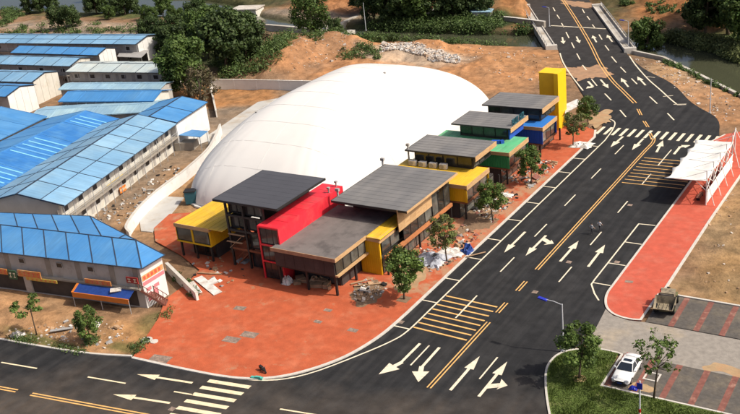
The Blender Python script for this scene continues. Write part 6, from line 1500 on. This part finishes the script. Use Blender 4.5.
for (px, py, w, d, rz, m, lb) in ((208, 287, 6.6, 1.3, -.42, 'debwhite', 'long white board lying from the parapet onto the red plaza'), (196, 289, 4.0, .7, -.55, 'debwhite', 'narrow white board lying beside the long white board'), (210, 275, 3.8, .22, .28, 'debbrown', 'thin yellow batten lying on the plaza before the yellow box'),
                              (476, 256, 3.0, .2, .9, 'debbrown', 'thin timber batten at the kerb by the parking bays'), (371, 286, 4.5, .3, .6, 'debbrown', 'pale plank on the rubble before the yellow end wall'), (362, 283, 3.2, .3, .9, 'debbrown', 'short plank leaning across the rubble before the yellow end wall'),
                              (62, 331, 3.0, .5, .7, 'debgrey', 'grey plank on the bare earth near the roadside tree'), (488, 213, 2.6, .4, 1.2, 'debbrown', 'plank on the soil below the yellow container')):
    x, y = G(px, py); z = max(.15, TZ(x, y) + .2); tag(obj('board', MB().obox((x, y, z + .12), (w, d, .07), rz, .03, .015), m), lb, 'board')
def rubble(name, label, polys, n, s0, s1, mats, seed, hgt=.0):
    r = random.Random(seed); mb = MB()
    for poly in polys:
        P = [G(*p) for p in poly]; xs, ys = [p[0] for p in P], [p[1] for p in P]; k = 0
        while k < n:
            x, y = r.uniform(min(xs), max(xs)), r.uniform(min(ys), max(ys))
            if not inpoly(np.array([x]), np.array([y]), P)[0]: continue
            s = r.uniform(s0, s1) * (1 + (r.random() < .08)); mb.cur = r.randrange(len(mats))
            z = max(.12 if inpoly(np.array([x]), np.array([y]), plaza_poly)[0] else -9, TZ(x, y))
            mb.obox((x, y, z + s * .12 + r.random() * hgt), (s, s * r.uniform(.4, 1), s * r.uniform(.15, .6)), r.uniform(0, 3.1), r.uniform(-.5, .5), r.uniform(-.5, .5)); k += 1
    tag(obj(name, mb, mats), label, 'rubble', kind='stuff')
rubble('rubble_pile', 'broad pile of pale broken rubble on the dirt behind the dome', [[(378, 60), (384, 52), (398, 48), (420, 50), (462, 61), (458, 66), (430, 63), (400, 58)]], 1600, .15, .62, ['rubble', 'rubble', 'debgrey', 'rubble', 'debwhite'], 11, .25)
rubble('scattered_rubble', 'scattered stones over the dirt behind the dome', [[(380, 45), (430, 46), (520, 50), (560, 60), (555, 84), (500, 78), (460, 68)], [(288, 78), (300, 55), (340, 47), (370, 58), (330, 68)]], 220, .1, .42, ['rubble', 'debbrown', 'rubble', 'debbrown'], 12)
rubble('building_waste', 'timber scraps and building waste before the yellow end wall', [[(352, 288), (372, 278), (388, 288), (378, 300), (355, 302)]], 120, .1, .42, ['debbrown', 'debbrown', 'rubble', 'debgrey', 'debwhite', 'dark'], 13, .03)
rubble('building_waste', 'building waste strewn along the pavement before the container row', [[(420, 248), (465, 225), (482, 235), (455, 262), (430, 275)], [(470, 210), (505, 190), (520, 196), (492, 224)], [(508, 180), (545, 160), (560, 163), (530, 190)]], 190, .12, .55, ['debbrown', 'debwhite', 'debgrey', 'dark', 'redbrick', 'debbrown'], 14)
rubble('building_waste', 'bits of waste on the red plaza before the glass building', [[(185, 262), (235, 255), (255, 270), (225, 290), (190, 285)]], 40, .15, .6, ['debbrown', 'debwhite', 'debgrey', 'dark'], 15)
rubble('stones', 'stones scattered over the dirt strip by the river wall', [[(632, 58), (660, 60), (735, 100), (735, 125), (712, 118), (680, 92)]], 200, .1, .4, ['rubble', 'debbrown', 'rubble', 'debwhite'], 16)
rubble('stones', 'stones scattered over the dirt beside the clean red pavement', [[(700, 235), (735, 170), (740, 300), (690, 290)]], 40, .1, .4, ['rubble', 'debbrown'], 17)
rubble('roadside_waste', 'waste and stones on the bare earth before the shop house', [[(5, 330), (60, 322), (120, 320), (130, 340), (90, 352), (50, 345), (10, 340)]], 150, .1, .42, ['debbrown', 'debbrown', 'debgrey', 'rubble', 'debwhite'], 18)
rubble('yard_clutter', 'clutter lying in the yard behind the white curved wall', [[(60, 215), (120, 200), (170, 165), (185, 170), (140, 205), (120, 225)]], 130, .2, .7, ['debbrown', 'debgrey', 'dark', 'gallery', 'debwhite'], 19)
for (px, py, r_, lb) in ((147, 341, .75, 'concrete well ring with a black disc for its shaded hole at the roadside'), (154.5, 342.5, .5, 'pale concrete disc beside the well ring')):
    x, y = G(px, py); z = TZ(x, y); mb = MB().tube([(x, y, z - .1), (x, y, z + .35)], r_, 16); o = obj('well_ring' if r_ > .6 else 'concrete_disc', mb, 'kerb'); tag(o, lb, 'well' if r_ > .6 else 'disc')
    if r_ > .6: obj('hole_shade_disc', MB().tube([(x, y, z + .352), (x, y, z + .36)], r_ * .6, 14), 'black', o)  # flat black disc on the solid ring paints the shade inside
crumple('waste_heap', 17.5, 335.5, 1.8, 1.4, .7, 'debwhite', 'white rubbish heap under the weeds before the flat-topped tree', 'rubbish', 21, z=.0)
x, y = G(192.5, 203); z = .05
t = thing('plant_unit', (x, y, z), 'dark teal machine cabinet at the foot of the dome', 'machine'); obj('cabinet', MB().obox((x, y, 1.2), (1.9, 1.5, 2.2), .5), 'teal', t); obj('lid', MB().obox((x, y, 2.36), (2.1, 1.7, .12), .5), 'black', t); obj('duct', MB().tube([(x + .4, y + .8, 1.2), (x + .9, y + 2.6, 1.4), (x + 1.4, y + 4.2, 2.0)], .7, 10), 'canvas', t)
# yard stalls by the dormitory: banners, a blue shelter
t = thing('yard_shelter', G(195, 140) + (0,), 'small blue sheet roof on posts against the far end of the dormitory', 'shelter')
obj('roof_sheet', MB().sheet([G(178, 135, 3), G(200, 137, 3), G(208, 131, 3), G(192, 129.5, 3)], 3.0, .08), 'blueroofB', t)
for p in ((179, 135), (199.5, 136.5), (206.5, 131.3), (192.5, 130)):
    x, y = G(*p, 3.0); obj('post', MB().tube([(x, y, -.2), (x, y, 2.95)], .07, 6), 'metal', t)
x, y = G(203, 135.5, 1.5); obj('end_wall', MB().obox((x, y, 1.3), (2.6, .12, 2.6), 1.3), 'prefabwhite', t)
tag(obj('timber_stack', MB().obox((G(187, 148)[0], G(187, 148)[1], .7), (4, 2.6, 1.6), .4), 'gallery'), 'dark stack of material under the small blue sheet roof', 'stack')
for (p, q, z0, z1, m, lb) in (((74, 209), (101.5, 193.5), 1.6, 2.9, 'signpink', 'pink banner hung on the dormitory front'), ((107.5, 188.5), (123.5, 176.5), 2.0, 3.0, 'signyel', 'ochre signboard hung on the dormitory front'), ((120, 191), (126, 187), .2, 1.3, 'tarporange', 'orange panel standing before the dormitory front')):
    a, b = Vector(G(*p, (z0 + z1) / 2)), Vector(G(*q, (z0 + z1) / 2)); t = thing('banner', (a.x, a.y, z0), lb, 'banner')
    obj('panel', MB().add([(a.x, a.y, z0), (b.x, b.y, z0), (b.x, b.y, z1), (a.x, a.y, z1), (a.x - .08, a.y, z0), (b.x - .08, b.y, z0), (b.x - .08, b.y, z1), (a.x - .08, a.y, z1)], [(0, 1, 2, 3), (7, 6, 5, 4), (3, 2, 6, 7), (1, 5, 6, 2), (0, 3, 7, 4), (0, 4, 5, 1)]), m, t)
    lt = MB(); n = 5
    for i in range(n):
        c, e = a.lerp(b, (i + .25) / n), a.lerp(b, (i + .7) / n); zm = z0 + (z1 - z0) * .3; zt = z0 + (z1 - z0) * .7
        lt.add([(c.x + .03, c.y, zm), (e.x + .03, e.y, zm), (e.x + .03, e.y, zt), (c.x + .03, c.y, zt)], [(0, 1, 2, 3)])
    obj('lettering', lt, 'letterpale', t)
# far farm sheds in the wood, a small block at the river bend, pipes
for (pts, z, m, lb) in (([(405, 9), (414, 7.5), (436, 9), (430, 13), (408, 12)], 3.0, 'debwhite', 'pale low shed roof half hidden in the wood'), ([(468, 12), (477, 10), (494, 11.5), (491, 15), (472, 15)], 2.6, 'blueroofD', 'low pale blue sheeted shed at the foot of the wood')):
    P = [G(*p, z) for p in pts]; c = (sum(p[0] for p in P) / len(P), sum(p[1] for p in P) / len(P)); zt = TZ(*c)
    t = thing('farm_shed', (c[0], c[1], zt), lb, 'shed'); obj('roof', MB().sheet(P, max(z, zt + 2.4), .15), m, t)
    obj('wall', MB().sheet([(c[0] + (p[0] - c[0]) * .9, c[1] + (p[1] - c[1]) * .9) for p in P], max(z, zt + 2.4) - .2, max(z, zt + 2.4) - zt + .4), 'prefabgrey', t)
x, y = G(248, 12); t = thing('pump_house', (x, y, TZ(x, y)), 'small cream pump house by the river behind the tall clump', 'building')
obj('wall', MB().obox((x, y, TZ(x, y) + 2), (9, 6, 4.6), .2), 'prefabwall', t); obj('roof', MB().obox((x, y, TZ(x, y) + 4.45), (9.8, 6.8, .3), .2), 'concrete', t)

crumple('bag', 633.5, 389.5, .9, .7, .4, 'headblue', 'small blue bag on the kerb in front of the white car', 'bag', 31, z=.1)
